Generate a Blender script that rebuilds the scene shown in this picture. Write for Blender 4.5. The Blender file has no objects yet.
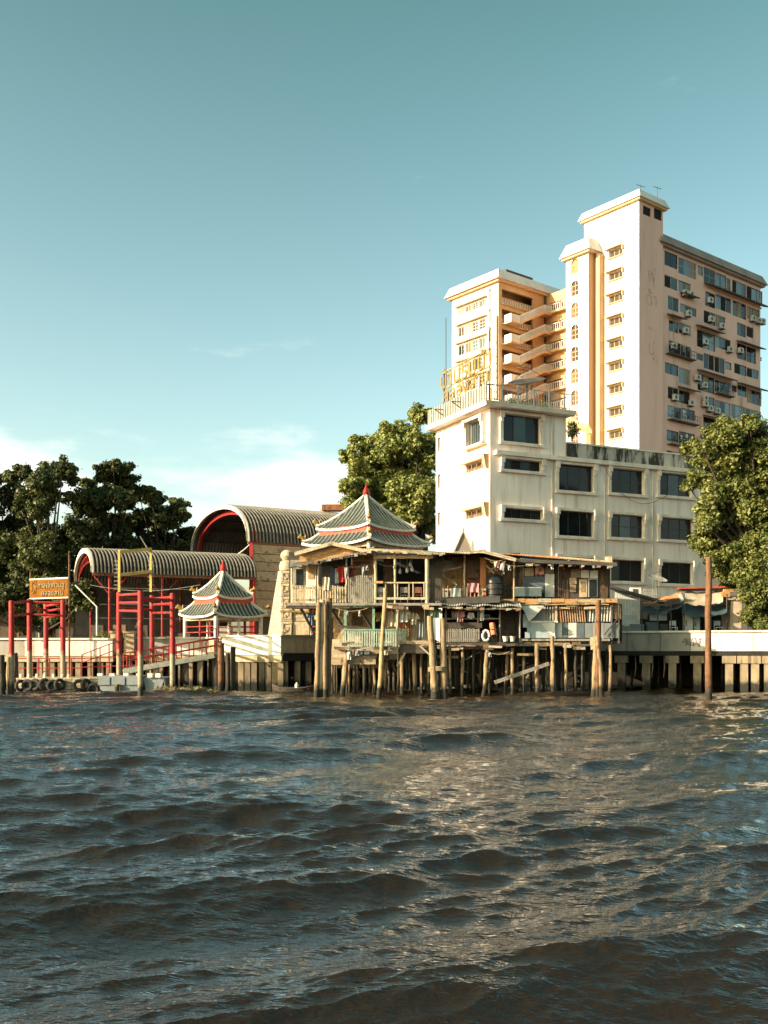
import bpy, math, random
import numpy as np
from mathutils import Vector, Matrix

# ------------------------------------------------------------------ camera, sky, sun, exposure
S = bpy.context.scene
COL = S.collection
F, CX, HY, EYE = 1000.0, 384.0, 650.0, 2.7       # focal length in pixels, optical centre, horizon row, eye height above the river
cam_d = bpy.data.cameras.new('camera')
cam = bpy.data.objects.new('camera', cam_d); COL.objects.link(cam)
cam.location = (0, 0, EYE); cam.rotation_euler = (math.radians(90), 0, 0)
cam_d.sensor_fit = 'VERTICAL'; cam_d.sensor_height = 36.0; cam_d.lens = 36.0 * F / 1024
cam_d.shift_y = (HY - 512) / 1024
cam_d.clip_end = 6000; cam_d.clip_start = 0.1
S.camera = cam

SUN_EL, SUN_TH = math.radians(21), math.radians(25.5)   # low sun from the left, a little on the camera's side
sun_vec = Vector((-math.cos(SUN_EL) * math.cos(SUN_TH), -math.cos(SUN_EL) * math.sin(SUN_TH), math.sin(SUN_EL)))
sd = bpy.data.lights.new('sun', 'SUN'); sd.energy = 5.0; sd.angle = math.radians(0.5); sd.color = (1.0, 0.82, 0.60)
sun = bpy.data.objects.new('sun', sd); COL.objects.link(sun)
sun.rotation_euler = sun_vec.to_track_quat('Z', 'Y').to_euler()

W = bpy.data.worlds.new('World'); S.world = W; W.use_nodes = True
wn, wl = W.node_tree.nodes, W.node_tree.links
for n in list(wn): wn.remove(n)
w_out = wn.new('ShaderNodeOutputWorld'); w_bg = wn.new('ShaderNodeBackground'); w_bg.inputs[1].default_value = 0.11
sky = wn.new('ShaderNodeTexSky'); sky.sky_type = 'NISHITA'; sky.sun_disc = False
sky.sun_elevation = SUN_EL; sky.sun_rotation = math.atan2(sun_vec.x, sun_vec.y)
sky.altitude = 0; sky.air_density = 1.0; sky.dust_density = 3.0; sky.ozone_density = 1.2
w_tint = wn.new('ShaderNodeMix'); w_tint.data_type = 'RGBA'; w_tint.blend_type = 'MULTIPLY'; w_tint.inputs[0].default_value = 1
w_tr = wn.new('ShaderNodeMix'); w_tr.data_type = 'RGBA'; w_tr.inputs[6].default_value = (1.68, 1.63, 1.30, 1); w_tr.inputs[7].default_value = (0.58, 0.88, 0.57, 1)   # teal high up, paler in the humid air low down
wl.new(w_tr.outputs[2], w_tint.inputs[7])
wl.new(sky.outputs[0], w_tint.inputs[6])
# thin low clouds: two soft banks plus drifting noise in a low band all round
tc = wn.new('ShaderNodeTexCoord')
def wmath(op, a, b=None, c=None):
    n = wn.new('ShaderNodeMath'); n.operation = op
    for i, v in enumerate((a, b, c)):
        if v is None: continue
        if isinstance(v, (int, float)): n.inputs[i].default_value = v
        else: wl.new(v, n.inputs[i])
    return n.outputs[0]
sx = wn.new('ShaderNodeSeparateXYZ'); wl.new(tc.outputs['Generated'], sx.inputs[0])
azi = wmath('ARCTAN2', sx.outputs[0], sx.outputs[1])
ele = wmath('ARCSINE', sx.outputs[2])
mp = wn.new('ShaderNodeMapping'); mp.inputs['Scale'].default_value = (5, 5, 16); wl.new(tc.outputs['Generated'], mp.inputs[0])
cn = wn.new('ShaderNodeTexNoise'); cn.inputs['Scale'].default_value = 1.6; cn.inputs['Detail'].default_value = 9; cn.inputs['Roughness'].default_value = 0.58
wl.new(mp.outputs[0], cn.inputs[0])
def bank(a0, e0, wa, we):
    da = wmath('DIVIDE', wmath('SUBTRACT', azi, a0), wa); de = wmath('DIVIDE', wmath('SUBTRACT', ele, e0), we)
    q = wmath('ADD', wmath('POWER', wmath('ABSOLUTE', da), 2.0), wmath('POWER', wmath('ABSOLUTE', de), 2.0))
    return wmath('POWER', 2.718, wmath('MULTIPLY', q, -1.0))
b1 = bank(-0.42, 0.165, 0.20, 0.062); b2 = bank(-0.085, 0.14, 0.085, 0.06); b3 = bank(0.9, 0.12, 0.3, 0.04); b4 = bank(-1.3, 0.14, 0.35, 0.05)
b5 = bank(2.3, 0.13, 0.4, 0.05); b6 = bank(-2.4, 0.12, 0.4, 0.05)
bsum = b1
for q in (b2, b3, b4, b5, b6): bsum = wmath('ADD', bsum, q)
cl = wmath('ADD', wmath('MULTIPLY', bsum, 0.62), wmath('MULTIPLY', wmath('SUBTRACT', cn.outputs[0], 0.5), 1.1))
mr = wn.new('ShaderNodeMapRange'); mr.inputs[1].default_value = 0.19; mr.inputs[2].default_value = 0.58; mr.inputs[4].default_value = 0.85
mr.interpolation_type = 'SMOOTHSTEP'; wl.new(cl, mr.inputs[0])
w_mix = wn.new('ShaderNodeMix'); w_mix.data_type = 'RGBA'
hz = wn.new('ShaderNodeMapRange'); hz.inputs[1].default_value = 0.02; hz.inputs[2].default_value = 0.62; hz.inputs[3].default_value = 0.0; hz.inputs[4].default_value = 1.0; wl.new(ele, hz.inputs[0]); wl.new(hz.outputs[0], w_tr.inputs[0])
wl.new(mr.outputs[0], w_mix.inputs[0]); wl.new(w_tint.outputs[2], w_mix.inputs[6]); w_mix.inputs[7].default_value = (5.3, 5.3, 4.9, 1)
wl.new(w_mix.outputs[2], w_bg.inputs[0]); wl.new(w_bg.outputs[0], w_out.inputs[0])

S.view_settings.view_transform = 'Standard'; S.view_settings.look = 'None'
S.view_settings.exposure = 1.2; S.view_settings.gamma = 1.0; S.view_settings.use_curve_mapping = False
S.render.engine = 'CYCLES'
S.cycles.use_denoising = True
S.cycles.max_bounces = 6; S.cycles.diffuse_bounces = 3; S.cycles.glossy_bounces = 3; S.cycles.transmission_bounces = 3
S.cycles.sample_clamp_indirect = 6; S.cycles.caustics_reflective = False; S.cycles.caustics_refractive = False
random.seed(7); rnd = random.random
def ru(a, b): return a + (b - a) * random.random()

# ------------------------------------------------------------------ measuring helpers
def P(x, y, Y):
    """world point that stands Y metres out and is seen at pixel x, y of the photograph"""
    return Vector(((x - CX) * Y / F, Y, EYE - (y - HY) * Y / F))
def ZY(y, Y): return EYE - (y - HY) * Y / F
def XY(x, Y): return (x - CX) * Y / F

class Plane:
    """upright plane: origin, unit direction along it, outward normal; u along, z up, o outwards"""
    def __init__(s, o, d, n): s.o, s.d, s.n = o, d, n
    def u(s, px):
        k = (px - CX) / F
        return (k * s.o[1] - s.o[0]) / (s.d[0] - k * s.d[1])
    def z(s, px, py): return ZY(py, s.o[1] + s.d[1] * s.u(px))
    def p(s, u, z, o=0.0): return Vector((s.o[0] + s.d[0] * u + s.n[0] * o, s.o[1] + s.d[1] * u + s.n[1] * o, z))
    def off(s, k, along=0.0): return Plane((s.o[0] + s.n[0] * k + s.d[0] * along, s.o[1] + s.n[1] * k + s.d[1] * along), s.d, s.n)
    def rect(s, x0, x1, y0, y1): return (s.u(x0), s.u(x1), s.z(x0, y1), s.z(x0, y0))
def front(Y): return Plane((0.0, Y), (1.0, 0.0), (0.0, -1.0))

# ------------------------------------------------------------------ mesh builder
class MB:
    def __init__(s): s.v = []; s.f = []
    def add(s, vs, fs):
        b = len(s.v); s.v.extend(Vector(q) for q in vs); s.f.extend([tuple(b + i for i in f) for f in fs]); return s
    def quad(s, a, b, c, d): return s.add((a, b, c, d), ((0, 1, 2, 3),))
    def hexa(s, lo, hi):
        n = len(lo)
        s.add(list(lo) + list(hi), [tuple(range(n))[::-1], tuple(range(n, 2 * n))] + [(i, (i + 1) % n, n + (i + 1) % n, n + i) for i in range(n)]); return s
    def box(s, x0, x1, y0, y1, z0, z1):
        return s.hexa([(x0, y0, z0), (x1, y0, z0), (x1, y1, z0), (x0, y1, z0)], [(x0, y0, z1), (x1, y0, z1), (x1, y1, z1), (x0, y1, z1)])
    def pbox(s, pl, u0, u1, z0, z1, o0, o1):
        a = [pl.p(u0, z0, o1), pl.p(u1, z0, o1), pl.p(u1, z0, o0), pl.p(u0, z0, o0)]
        b = [pl.p(u0, z1, o1), pl.p(u1, z1, o1), pl.p(u1, z1, o0), pl.p(u0, z1, o0)]
        return s.hexa(a, b)
    def beam(s, p0, p1, w, h=None, up=(0, 0, 1)):
        h = h or w; p0, p1 = Vector(p0), Vector(p1); t = (p1 - p0).normalized(); up = Vector(up)
        sd_ = t.cross(up)
        if sd_.length < 1e-4: sd_ = t.cross(Vector((1, 0, 0)))
        sd_.normalize(); up = sd_.cross(t).normalized(); a, b = sd_ * w / 2, up * h / 2
        return s.hexa([p0 - a - b, p0 + a - b, p0 + a + b, p0 - a + b], [p1 - a - b, p1 + a - b, p1 + a + b, p1 - a + b])
    def tube(s, pts, rs, n=8, cap=True):
        pts = [Vector(q) for q in pts]; b = len(s.v); m = len(pts)
        if isinstance(rs, (int, float)): rs = [rs] * m
        for i, q in enumerate(pts):
            t = (pts[min(i + 1, m - 1)] - pts[max(i - 1, 0)]).normalized()
            a = t.cross(Vector((0, 0, 1))) if abs(t.z) < 0.9 else t.cross(Vector((1, 0, 0)))
            a.normalize(); c = t.cross(a)
            for k in range(n):
                an = 2 * math.pi * k / n; s.v.append(q + (a * math.cos(an) + c * math.sin(an)) * rs[i])
        for i in range(m - 1):
            for k in range(n):
                s.f.append((b + i * n + k, b + i * n + (k + 1) % n, b + (i + 1) * n + (k + 1) % n, b + (i + 1) * n + k))
        if cap:
            s.f.append(tuple(b + k for k in range(n))[::-1]); s.f.append(tuple(b + (m - 1) * n + k for k in range(n)))
        return s
    def log(s, p0, p1, r0, r1, n=9, seg=6, jit=0.06):
        """a rough pole: slightly crooked, knotted and tapered"""
        p0, p1 = Vector(p0), Vector(p1); pts = []; rs = []
        for i in range(seg + 1):
            t = i / seg; q = p0.lerp(p1, t)
            if 0 < i < seg: q += Vector((ru(-jit, jit), ru(-jit, jit), 0))
            pts.append(q); rs.append((r0 + (r1 - r0) * t) * ru(0.9, 1.1))
        return s.tube(pts, rs, n)
    def lathe(s, c, prof, n=12, squash=1.0):
        c = Vector(c); b = len(s.v)
        for r, z in prof:
            for k in range(n):
                an = 2 * math.pi * k / n; s.v.append(c + Vector((r * math.cos(an), r * math.sin(an) * squash, z)))
        for i in range(len(prof) - 1):
            for k in range(n):
                s.f.append((b + i * n + k, b + i * n + (k + 1) % n, b + (i + 1) * n + (k + 1) % n, b + (i + 1) * n + k))
        s.f.append(tuple(b + k for k in range(n))[::-1]); s.f.append(tuple(b + (len(prof) - 1) * n + k for k in range(n)))
        return s
    def sheet(s, g, th=None):
        """g: rows of points; a surface, given thickness th downwards if wanted"""
        R, C = len(g), len(g[0]); b = len(s.v)
        for row in g: s.v.extend(Vector(q) for q in row)
        for i in range(R - 1):
            for j in range(C - 1): s.f.append((b + i * C + j, b + i * C + j + 1, b + (i + 1) * C + j + 1, b + (i + 1) * C + j))
        if th:
            dv = Vector(th) if not isinstance(th, (int, float)) else Vector((0, 0, -th)); b2 = len(s.v)
            for row in g: s.v.extend(Vector(q) + dv for q in row)
            for i in range(R - 1):
                for j in range(C - 1): s.f.append((b2 + i * C + j, b2 + (i + 1) * C + j, b2 + (i + 1) * C + j + 1, b2 + i * C + j + 1))
            rim = [(0, j) for j in range(C)] + [(i, C - 1) for i in range(1, R)] + [(R - 1, j) for j in range(C - 2, -1, -1)] + [(i, 0) for i in range(R - 2, 0, -1)]
            for k in range(len(rim)):
                a, c = rim[k], rim[(k + 1) % len(rim)]; i0, i1 = a[0] * C + a[1], c[0] * C + c[1]
                s.f.append((b + i0, b2 + i0, b2 + i1, b + i1))
        return s
    def build(s, name, m, parent=None, smooth=False, label=None, cat=None, group=None, kind=None, base=None):
        me = bpy.data.meshes.new(name); o = bpy.data.objects.new(name, me); COL.objects.link(o)
        if parent is not None:
            o.parent = parent; r = parent
            while r.parent is not None: r = r.parent
            org = r.location.copy()
        else:
            if base is None:
                lo = min(q.z for q in s.v); n = len(s.v)
                base = (sum(q.x for q in s.v) / n, sum(q.y for q in s.v) / n, lo)
            org = Vector(base); o.location = org
        me.from_pydata([tuple(q - org) for q in s.v], [], s.f); me.validate(); me.update()
        me.materials.append(MAT[m] if isinstance(m, str) else m)
        if smooth:
            me.polygons.foreach_set('use_smooth', [True] * len(me.polygons))
            try: me.set_sharp_from_angle(angle=math.radians(40))
            except Exception: pass
        return tag(o, label, cat, group, kind)
def tag(o, label=None, cat=None, group=None, kind=None):
    if label: o['label'] = label
    if cat: o['category'] = cat; o['kind'] = kind or 'thing'
    if group: o['group'] = group
    if kind: o['kind'] = kind
    return o
def thing(name, label, cat, loc, group=None):
    o = bpy.data.objects.new(name, None); COL.objects.link(o); o.location = loc; o.empty_display_size = 0.2
    return tag(o, label, cat, group)
UNIT = {}
def piece(name, parent, pl, u0, u1, z0, z1, o0, o1, m, slant=0.0, label=None):
    """one plank / panel: a shared unit box stretched into place on an upright plane"""
    if m not in UNIT:
        mb = MB(); mb.box(-.5, .5, -.5, .5, -.5, .5); me = bpy.data.meshes.new('board')
        me.from_pydata([tuple(q) for q in mb.v], [], mb.f); me.materials.append(MAT[m]); UNIT[m] = me
    o = bpy.data.objects.new(name, UNIT[m]); COL.objects.link(o); o.parent = parent
    r = parent
    while r.parent is not None: r = r.parent
    c = pl.p((u0 + u1) / 2, (z0 + z1) / 2, (o0 + o1) / 2) - r.location
    o.location = c; o.rotation_euler = (0, slant, math.atan2(pl.d[1], pl.d[0])); o.scale = (abs(u1 - u0), abs(o1 - o0), abs(z1 - z0))
    if label: o['label'] = label
    return o
def wall(mb, pl, u0, u1, z0, z1, holes=(), depth=0.25):
    hs = [h for h in holes if h[1] > u0 and h[0] < u1 and h[3] > z0 and h[2] < z1]
    us = sorted(set([u0, u1] + [min(max(v, u0), u1) for h in hs for v in h[:2]]))
    zs = sorted(set([z0, z1] + [min(max(v, z0), z1) for h in hs for v in h[2:4]]))
    for i in range(len(us) - 1):
        for j in range(len(zs) - 1):
            cu, cz = (us[i] + us[i + 1]) / 2, (zs[j] + zs[j + 1]) / 2
            if any(h[0] < cu < h[1] and h[2] < cz < h[3] for h in hs): continue
            mb.quad(pl.p(us[i], zs[j]), pl.p(us[i + 1], zs[j]), pl.p(us[i + 1], zs[j + 1]), pl.p(us[i], zs[j + 1]))
    for a, b, c, d in [h[:4] for h in hs]:
        k = -depth
        mb.quad(pl.p(a, c), pl.p(b, c), pl.p(b, c, k), pl.p(a, c, k)); mb.quad(pl.p(a, d), pl.p(a, d, k), pl.p(b, d, k), pl.p(b, d))
        mb.quad(pl.p(a, c), pl.p(a, c, k), pl.p(a, d, k), pl.p(a, d)); mb.quad(pl.p(b, c), pl.p(b, d), pl.p(b, d, k), pl.p(b, c, k))
def window(pl, r, parent, nx=2, nz=1, depth=0.2, fw=0.07, fm='alu', gm='glass', name='window', sub=False, o_extra=0.0):
    u0, u1, z0, z1 = r; k = -depth + o_extra
    mb = MB()
    mb.pbox(pl, u0, u0 + fw, z0, z1, k, k + .06); mb.pbox(pl, u1 - fw, u1, z0, z1, k, k + .06)
    mb.pbox(pl, u0 + fw, u1 - fw, z0, z0 + fw, k, k + .058); mb.pbox(pl, u0 + fw, u1 - fw, z1 - fw, z1, k, k + .058)
    for i in range(1, nx):
        c = u0 + (u1 - u0) * i / nx; mb.pbox(pl, c - fw * .4, c + fw * .4, z0 + fw, z1 - fw, k, k + .05)
    for j in range(1, nz):
        c = z0 + (z1 - z0) * j / nz; mb.pbox(pl, u0 + fw, u1 - fw, c - fw * .4, c + fw * .4, k, k + .045)
    w = mb.build(name, fm, parent)
    n = nx if sub else 1
    for i in range(n):
        g = gm if isinstance(gm, str) else random.choice(gm)
        a, b = u0 + (u1 - u0) * i / n, u0 + (u1 - u0) * (i + 1) / n
        t = ru(-.012, .012)
        mb = MB(); mb.hexa([pl.p(a, z0, k + .02 + t), pl.p(b, z0, k + .02 - t), pl.p(b, z0, k - .01), pl.p(a, z0, k - .01)],
                           [pl.p(a, z1, k + .02 + t * .5), pl.p(b, z1, k + .02 - t), pl.p(b, z1, k - .01), pl.p(a, z1, k - .01)])
        mb.build('pane', g, w)
    return w
def text_mb(mb, body, size, place, depth=0.02, bold=0.0):
    """flat raised lettering; place(x, y, z) maps text space to the world"""
    cu = bpy.data.curves.new('lettering', 'FONT'); cu.body = body; cu.size = size; cu.extrude = depth / 2; cu.align_x = 'CENTER'; cu.offset = bold
    cu.resolution_u = 3
    o = bpy.data.objects.new('lettering', cu); COL.objects.link(o)
    dg = bpy.context.evaluated_depsgraph_get(); dg.update()
    me = bpy.data.meshes.new_from_object(o.evaluated_get(dg))
    mb.add([place(v.co.x, v.co.y, v.co.z) for v in me.vertices], [tuple(p.vertices) for p in me.polygons])
    bpy.data.objects.remove(o); bpy.data.curves.remove(cu); bpy.data.meshes.remove(me)

# ------------------------------------------------------------------ procedural materials
MAT = {}
def M(name, c1, c2=None, scale=1.5, rough=0.75, bump=0.0, bscale=25.0, streak=0.0, metal=0.0, lo=0.38, hi=0.64, c3=None, s3=0.5, lo3=.55, hi3=.7, spec=0.4, detail=6.0, grain=None, trans=0.0):
    m = bpy.data.materials.new(name); m.use_nodes = True; MAT[name] = m
    nt = m.node_tree; N, L = nt.nodes, nt.links; b = N['Principled BSDF']
    b.inputs['Roughness'].default_value = rough; b.inputs['Metallic'].default_value = metal; b.inputs['Specular IOR Level'].default_value = spec
    geo = N.new('ShaderNodeNewGeometry')
    def noise(sc, stretch=(1, 1, 1), det=detail):
        mpn = N.new('ShaderNodeMapping'); mpn.inputs['Scale'].default_value = stretch; L.new(geo.outputs['Position'], mpn.inputs[0])
        q = N.new('ShaderNodeTexNoise'); q.inputs['Scale'].default_value = sc; q.inputs['Detail'].default_value = det; q.inputs['Roughness'].default_value = 0.62
        L.new(mpn.outputs[0], q.inputs[0]); return q.outputs[0]
    def ramp(src, a, z):
        q = N.new('ShaderNodeMapRange'); q.inputs[1].default_value = a; q.inputs[2].default_value = z; L.new(src, q.inputs[0]); return q.outputs[0]
    def mix(fac, a, z):
        q = N.new('ShaderNodeMix'); q.data_type = 'RGBA'; L.new(fac, q.inputs[0])
        for i, v in ((6, a), (7, z)):
            if isinstance(v, (tuple, list)): q.inputs[i].default_value = (*v, 1)
            else: L.new(v, q.inputs[i])
        return q.outputs[2]
    c2 = c2 or tuple(x * .7 for x in c1)
    st = (1, 1, 1 if not streak else 1 / streak)
    if grain: st = grain
    col = mix(ramp(noise(scale, st), lo, hi), c1, c2)
    if c3: col = mix(ramp(noise(s3, st if streak else (1, 1, 1), 8.0), lo3, hi3), col, c3)
    L.new(col, b.inputs['Base Color'])
    if bump:
        bn = N.new('ShaderNodeBump'); bn.inputs['Strength'].default_value = bump; bn.inputs['Distance'].default_value = 0.03
        L.new(noise(bscale, st), bn.inputs['Height']); L.new(bn.outputs[0], b.inputs['Normal'])
    if trans:
        b.inputs['Transmission Weight'].default_value = trans
    return m
# building paints
M('white_paint', (.86, .76, .69), (.73, .63, .56), .5, .8, .25, 6, 12, c3=(.52, .42, .35), s3=2.4, lo3=.52, hi3=.74)
M('white_trim', (.76, .67, .58), (.58, .50, .43), 1.2, .8, .1, 12)
M('tower_white', (.72, .68, .64), (.62, .58, .53), .25, .8, .15, 4, 8, c3=(.45, .38, .31), s3=.5, lo3=.66, hi3=.85)
M('tower_tan', (.78, .50, .41), (.66, .42, .34), .3, .8, .2, 4, 6, c3=(.30, .20, .16), s3=.6, lo3=.58, hi3=.78)
M('peach_bounce', (.66, .42, .22), (.58, .34, .17), .4, .8, .1, 8, 3)  # warm bounce on shaded white walls put into the colour; canopy's own orange too
M('soffit', (.62, .42, .24), (.52, .33, .18), .6, .85)  # orange bounce under white eaves and in the stairwell put into the colour
M('fascia_grey', (.30, .24, .21), (.22, .17, .15), .6, .8, .15, 8, 4)
M('mould_wall', (.50, .46, .40), (.38, .34, .30), 1.0, .85, .3, 10, 4, c3=(.035, .033, .03), s3=1.3, lo3=.46, hi3=.56)
M('dark_ledge', (.09, .075, .065), (.05, .042, .038), 2, .8)
M('glass', (.007, .010, .012), (.012, .017, .019), .8, .09, spec=.28)
M('glass_teal', (.02, .05, .055), (.01, .024, .028), .7, .12, spec=.5)
M('glass_pale', (.09, .13, .13), (.05, .075, .08), .7, .15, spec=.8)
M('curtain', (.32, .28, .22), (.15, .13, .10), 2, .9, streak=8)
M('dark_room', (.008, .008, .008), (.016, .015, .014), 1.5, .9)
M('alu', (.42, .41, .39), (.33, .32, .30), 3, .5, metal=.2)
M('ac_white', (.58, .56, .52), (.42, .40, .37), 2, .6)
M('dark_metal', (.05, .05, .05), (.09, .075, .06), 3, .6, metal=.3)
# masonry by the water
M('quay_white', (.72, .66, .58), (.56, .50, .43), .8, .8, .25, 9, 6, c3=(.24, .20, .15), s3=1.6, lo3=.56, hi3=.72)
M('quay_grey', (.33, .30, .26), (.23, .21, .18), .8, .85, .3, 9, 3, c3=(.12, .11, .10), s3=1.0, lo3=.55, hi3=.72)
M('quay_tan', (.46, .36, .24), (.33, .25, .16), 1.2, .85, .35, 10, 2, c3=(.16, .12, .08), s3=1.3)
M('pile_concrete', (.31, .235, .15), (.17, .13, .085), 1.5, .85, .4, 14, 3, c3=(.07, .06, .045), s3=1.4, lo3=.5, hi3=.68)
M('underdeck_shade', (.014, .012, .010), (.024, .02, .015), 1.2, .9, .4, 6)  # near-black: the shade under decks and floors put into the colour
M('ground', (.24, .205, .16), (.17, .145, .11), .4, .95, .3, 5)
M('carved_stone', (.52, .43, .30), (.30, .23, .15), 5, .85, .8, 16, c3=(.14, .10, .07), s3=6, lo3=.58, hi3=.68)
# timber
def wood(n, c, k=.62, st=(6, 6, .5), **kw): M(n, c, tuple(x * k for x in c), 2.2, .85, .5, 9, grain=st, c3=tuple(x * .22 for x in c), s3=2.6, lo3=.54, hi3=.68, **kw)
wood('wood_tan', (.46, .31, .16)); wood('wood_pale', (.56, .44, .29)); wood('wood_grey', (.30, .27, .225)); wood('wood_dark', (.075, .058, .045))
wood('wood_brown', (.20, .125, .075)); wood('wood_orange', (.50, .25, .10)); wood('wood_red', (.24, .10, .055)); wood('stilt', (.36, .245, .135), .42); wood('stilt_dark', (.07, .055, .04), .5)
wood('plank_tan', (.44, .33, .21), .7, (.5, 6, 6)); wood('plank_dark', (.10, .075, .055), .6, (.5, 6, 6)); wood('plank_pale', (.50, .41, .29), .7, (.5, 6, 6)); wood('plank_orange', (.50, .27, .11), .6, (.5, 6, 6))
wood('pole_rust', (.20, .095, .045), .5)
# paint and metal
M('red_paint', (.31, .010, .009), (.21, .008, .007), 2, .7, .2, 20, c3=(.17, .10, .075), s3=3.5, lo3=.58, hi3=.68)
M('red_roof', (.46, .075, .035), (.30, .05, .03), 2, .7)
M('yellow_paint', (.56, .40, .09), (.42, .28, .07), 2.5, .6)
M('gold', (.30, .185, .035), (.18, .105, .025), 6, .5)
M('tile_rib', (.40, .395, .34), (.26, .26, .22), 3, .5, c3=(.30, .28, .22), s3=4, lo3=.55, hi3=.7)
M('letter_ghost', (.74, .475, .39), (.44, .28, .22), 1.3, .85)
M('green_paint', (.20, .34, .25), (.13, .22, .16), 3, .7, .2, 20, c3=(.30, .27, .2), s3=4, lo3=.6, hi3=.7)
M('pale_green', (.40, .47, .38), (.28, .34, .27), 3, .7)
M('tile_green', (.042, .055, .050), (.022, .030, .028), 3, .45, .3, 20, c3=(.18, .20, .17), s3=3, lo3=.62, hi3=.75)
M('ridge_white', (.62, .60, .52), (.46, .43, .36), 3, .7, .2, 20, c3=(.20, .18, .14), s3=4, lo3=.62, hi3=.75)
M('vault_metal', (.175, .155, .128), (.11, .10, .082), 1.2, .5, .1, 20, c3=(.22, .18, .13), s3=.8, lo3=.6, hi3=.8, metal=.1)
M('vault_rib_shade', (.03, .028, .025), (.055, .05, .045), 1.2, .8, .1, 20)  # shade between the roof ribs painted as a dark colour
M('rust_metal', (.30, .20, .13), (.20, .11, .06), 2, .7, .3, 20, c3=(.10, .055, .03), s3=3, lo3=.55, hi3=.7, metal=.15)
M('tin_grey', (.36, .35, .32), (.24, .225, .20), 2, .6, .2, 18, 3, c3=(.17, .11, .07), s3=1.6, lo3=.58, hi3=.72, metal=.25)
M('tin_blue', (.34, .40, .41), (.26, .31, .32), 2, .55, .2, 18, 3, c3=(.2, .17, .14), s3=1.6, lo3=.62, hi3=.75)
M('sheet_white', (.66, .64, .60), (.52, .50, .46), 2, .6, .1, 12)
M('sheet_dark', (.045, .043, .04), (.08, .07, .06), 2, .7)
M('steel_grey', (.20, .225, .235), (.15, .165, .17), 1.5, .55, .2, 12, 3, c3=(.14, .085, .05), s3=1.5, lo3=.62, hi3=.74)
M('rubber', (.025, .024, .023), (.045, .042, .04), 6, .85, .4, 40)
M('tarp_orange', (.62, .25, .10), (.48, .18, .07), 1.5, .7, .3, 8)
M('tarp_tan', (.46, .38, .28), (.33, .27, .20), 1.5, .8, .4, 8)
M('tarp_blue', (.055, .085, .10), (.035, .055, .065), 1.5, .6, .4, 8)
M('board_blue', (.10, .125, .14), (.07, .09, .10), 2, .6)
M('panel_pale', (.50, .57, .58), (.40, .46, .47), 1.5, .5)
M('sign_orange', (.20, .078, .007), (.14, .05, .005), 2, .8, c3=(.28, .12, .012), s3=1, spec=.1)
M('ink_dark', (.07, .03, .012), (.045, .02, .01), 3, .8)
M('ink_cream', (.36, .28, .13), (.24, .18, .09), 3, .7)
M('cloth_red', (.55, .035, .03), (.40, .025, .02), 3, .9); M('cloth_maroon', (.18, .03, .03), None, 3, .9); M('cloth_white', (.66, .64, .60), (.5, .48, .45), 3, .9)
M('cloth_cream', (.58, .47, .32), (.44, .35, .23), 3, .9); M('cloth_grey', (.26, .26, .26), None, 3, .9); M('cloth_blue', (.12, .18, .27), None, 3, .9)
M('cloth_orange', (.62, .22, .11), (.5, .16, .08), 3, .9); M('cloth_green', (.22, .32, .20), None, 3, .9); M('cloth_pink', (.5, .22, .22), None, 3, .9); M('cloth_yellow', (.6, .42, .08), None, 3, .9)
M('rope', (.34, .27, .18), (.22, .17, .11), 8, .95, .6, 40)
M('plaster_pink', (.50, .40, .31), (.38, .29, .21), 2, .85, .3, 10, c3=(.36, .20, .14), s3=1.5, lo3=.55, hi3=.7)
M('poster_red', (.55, .46, .38), (.48, .09, .05), 5, .8, lo=.5, hi=.54); M('poster_tan', (.46, .36, .23), (.32, .24, .15), 5, .8); M('poster_brown', (.26, .19, .12), (.17, .12, .075), 6, .8)
M('paper_white', (.60, .58, .53), (.46, .44, .40), 4, .85)
M('bark', (.055, .043, .031), (.03, .024, .018), 3, .95, .8, 12, 4)
M('plastic_white', (.62, .60, .56), (.48, .46, .43), 4, .45); M('plastic_black', (.018, .018, .019), (.03, .03, .03), 3, .35)

def post_material():
    m = MAT['red_paint'].copy(); m.name = 'red_post'; MAT['red_post'] = m
    N, L = m.node_tree.nodes, m.node_tree.links; b = N['Principled BSDF']; src = b.inputs['Base Color'].links[0].from_socket
    geo = N.new('ShaderNodeNewGeometry'); sp = N.new('ShaderNodeSeparateXYZ'); L.new(geo.outputs['Position'], sp.inputs[0])
    nz = N.new('ShaderNodeTexNoise'); nz.inputs['Scale'].default_value = 2.2; nz.inputs['Detail'].default_value = 6; L.new(geo.outputs['Position'], nz.inputs[0])
    ad = N.new('ShaderNodeMath'); ad.operation = 'MULTIPLY_ADD'; ad.inputs[1].default_value = 1.5; L.new(nz.outputs[0], ad.inputs[0]); L.new(sp.outputs[2], ad.inputs[2])
    rg = N.new('ShaderNodeMapRange'); rg.inputs[1].default_value = 3.1; rg.inputs[2].default_value = 3.3; L.new(ad.outputs[0], rg.inputs[0])
    mx = N.new('ShaderNodeMix'); mx.data_type = 'RGBA'; L.new(rg.outputs[0], mx.inputs[0]); L.new(src, mx.inputs[7])
    n2 = N.new('ShaderNodeTexNoise'); n2.inputs['Scale'].default_value = 5; n2.inputs['Detail'].default_value = 6; L.new(geo.outputs['Position'], n2.inputs[0])
    m2 = N.new('ShaderNodeMix'); m2.data_type = 'RGBA'; L.new(n2.outputs[0], m2.inputs[0]); m2.inputs[6].default_value = (.40, .32, .21, 1); m2.inputs[7].default_value = (.13, .10, .07, 1)
    L.new(m2.outputs[2], mx.inputs[6]); L.new(mx.outputs[2], b.inputs['Base Color'])
post_material()
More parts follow.
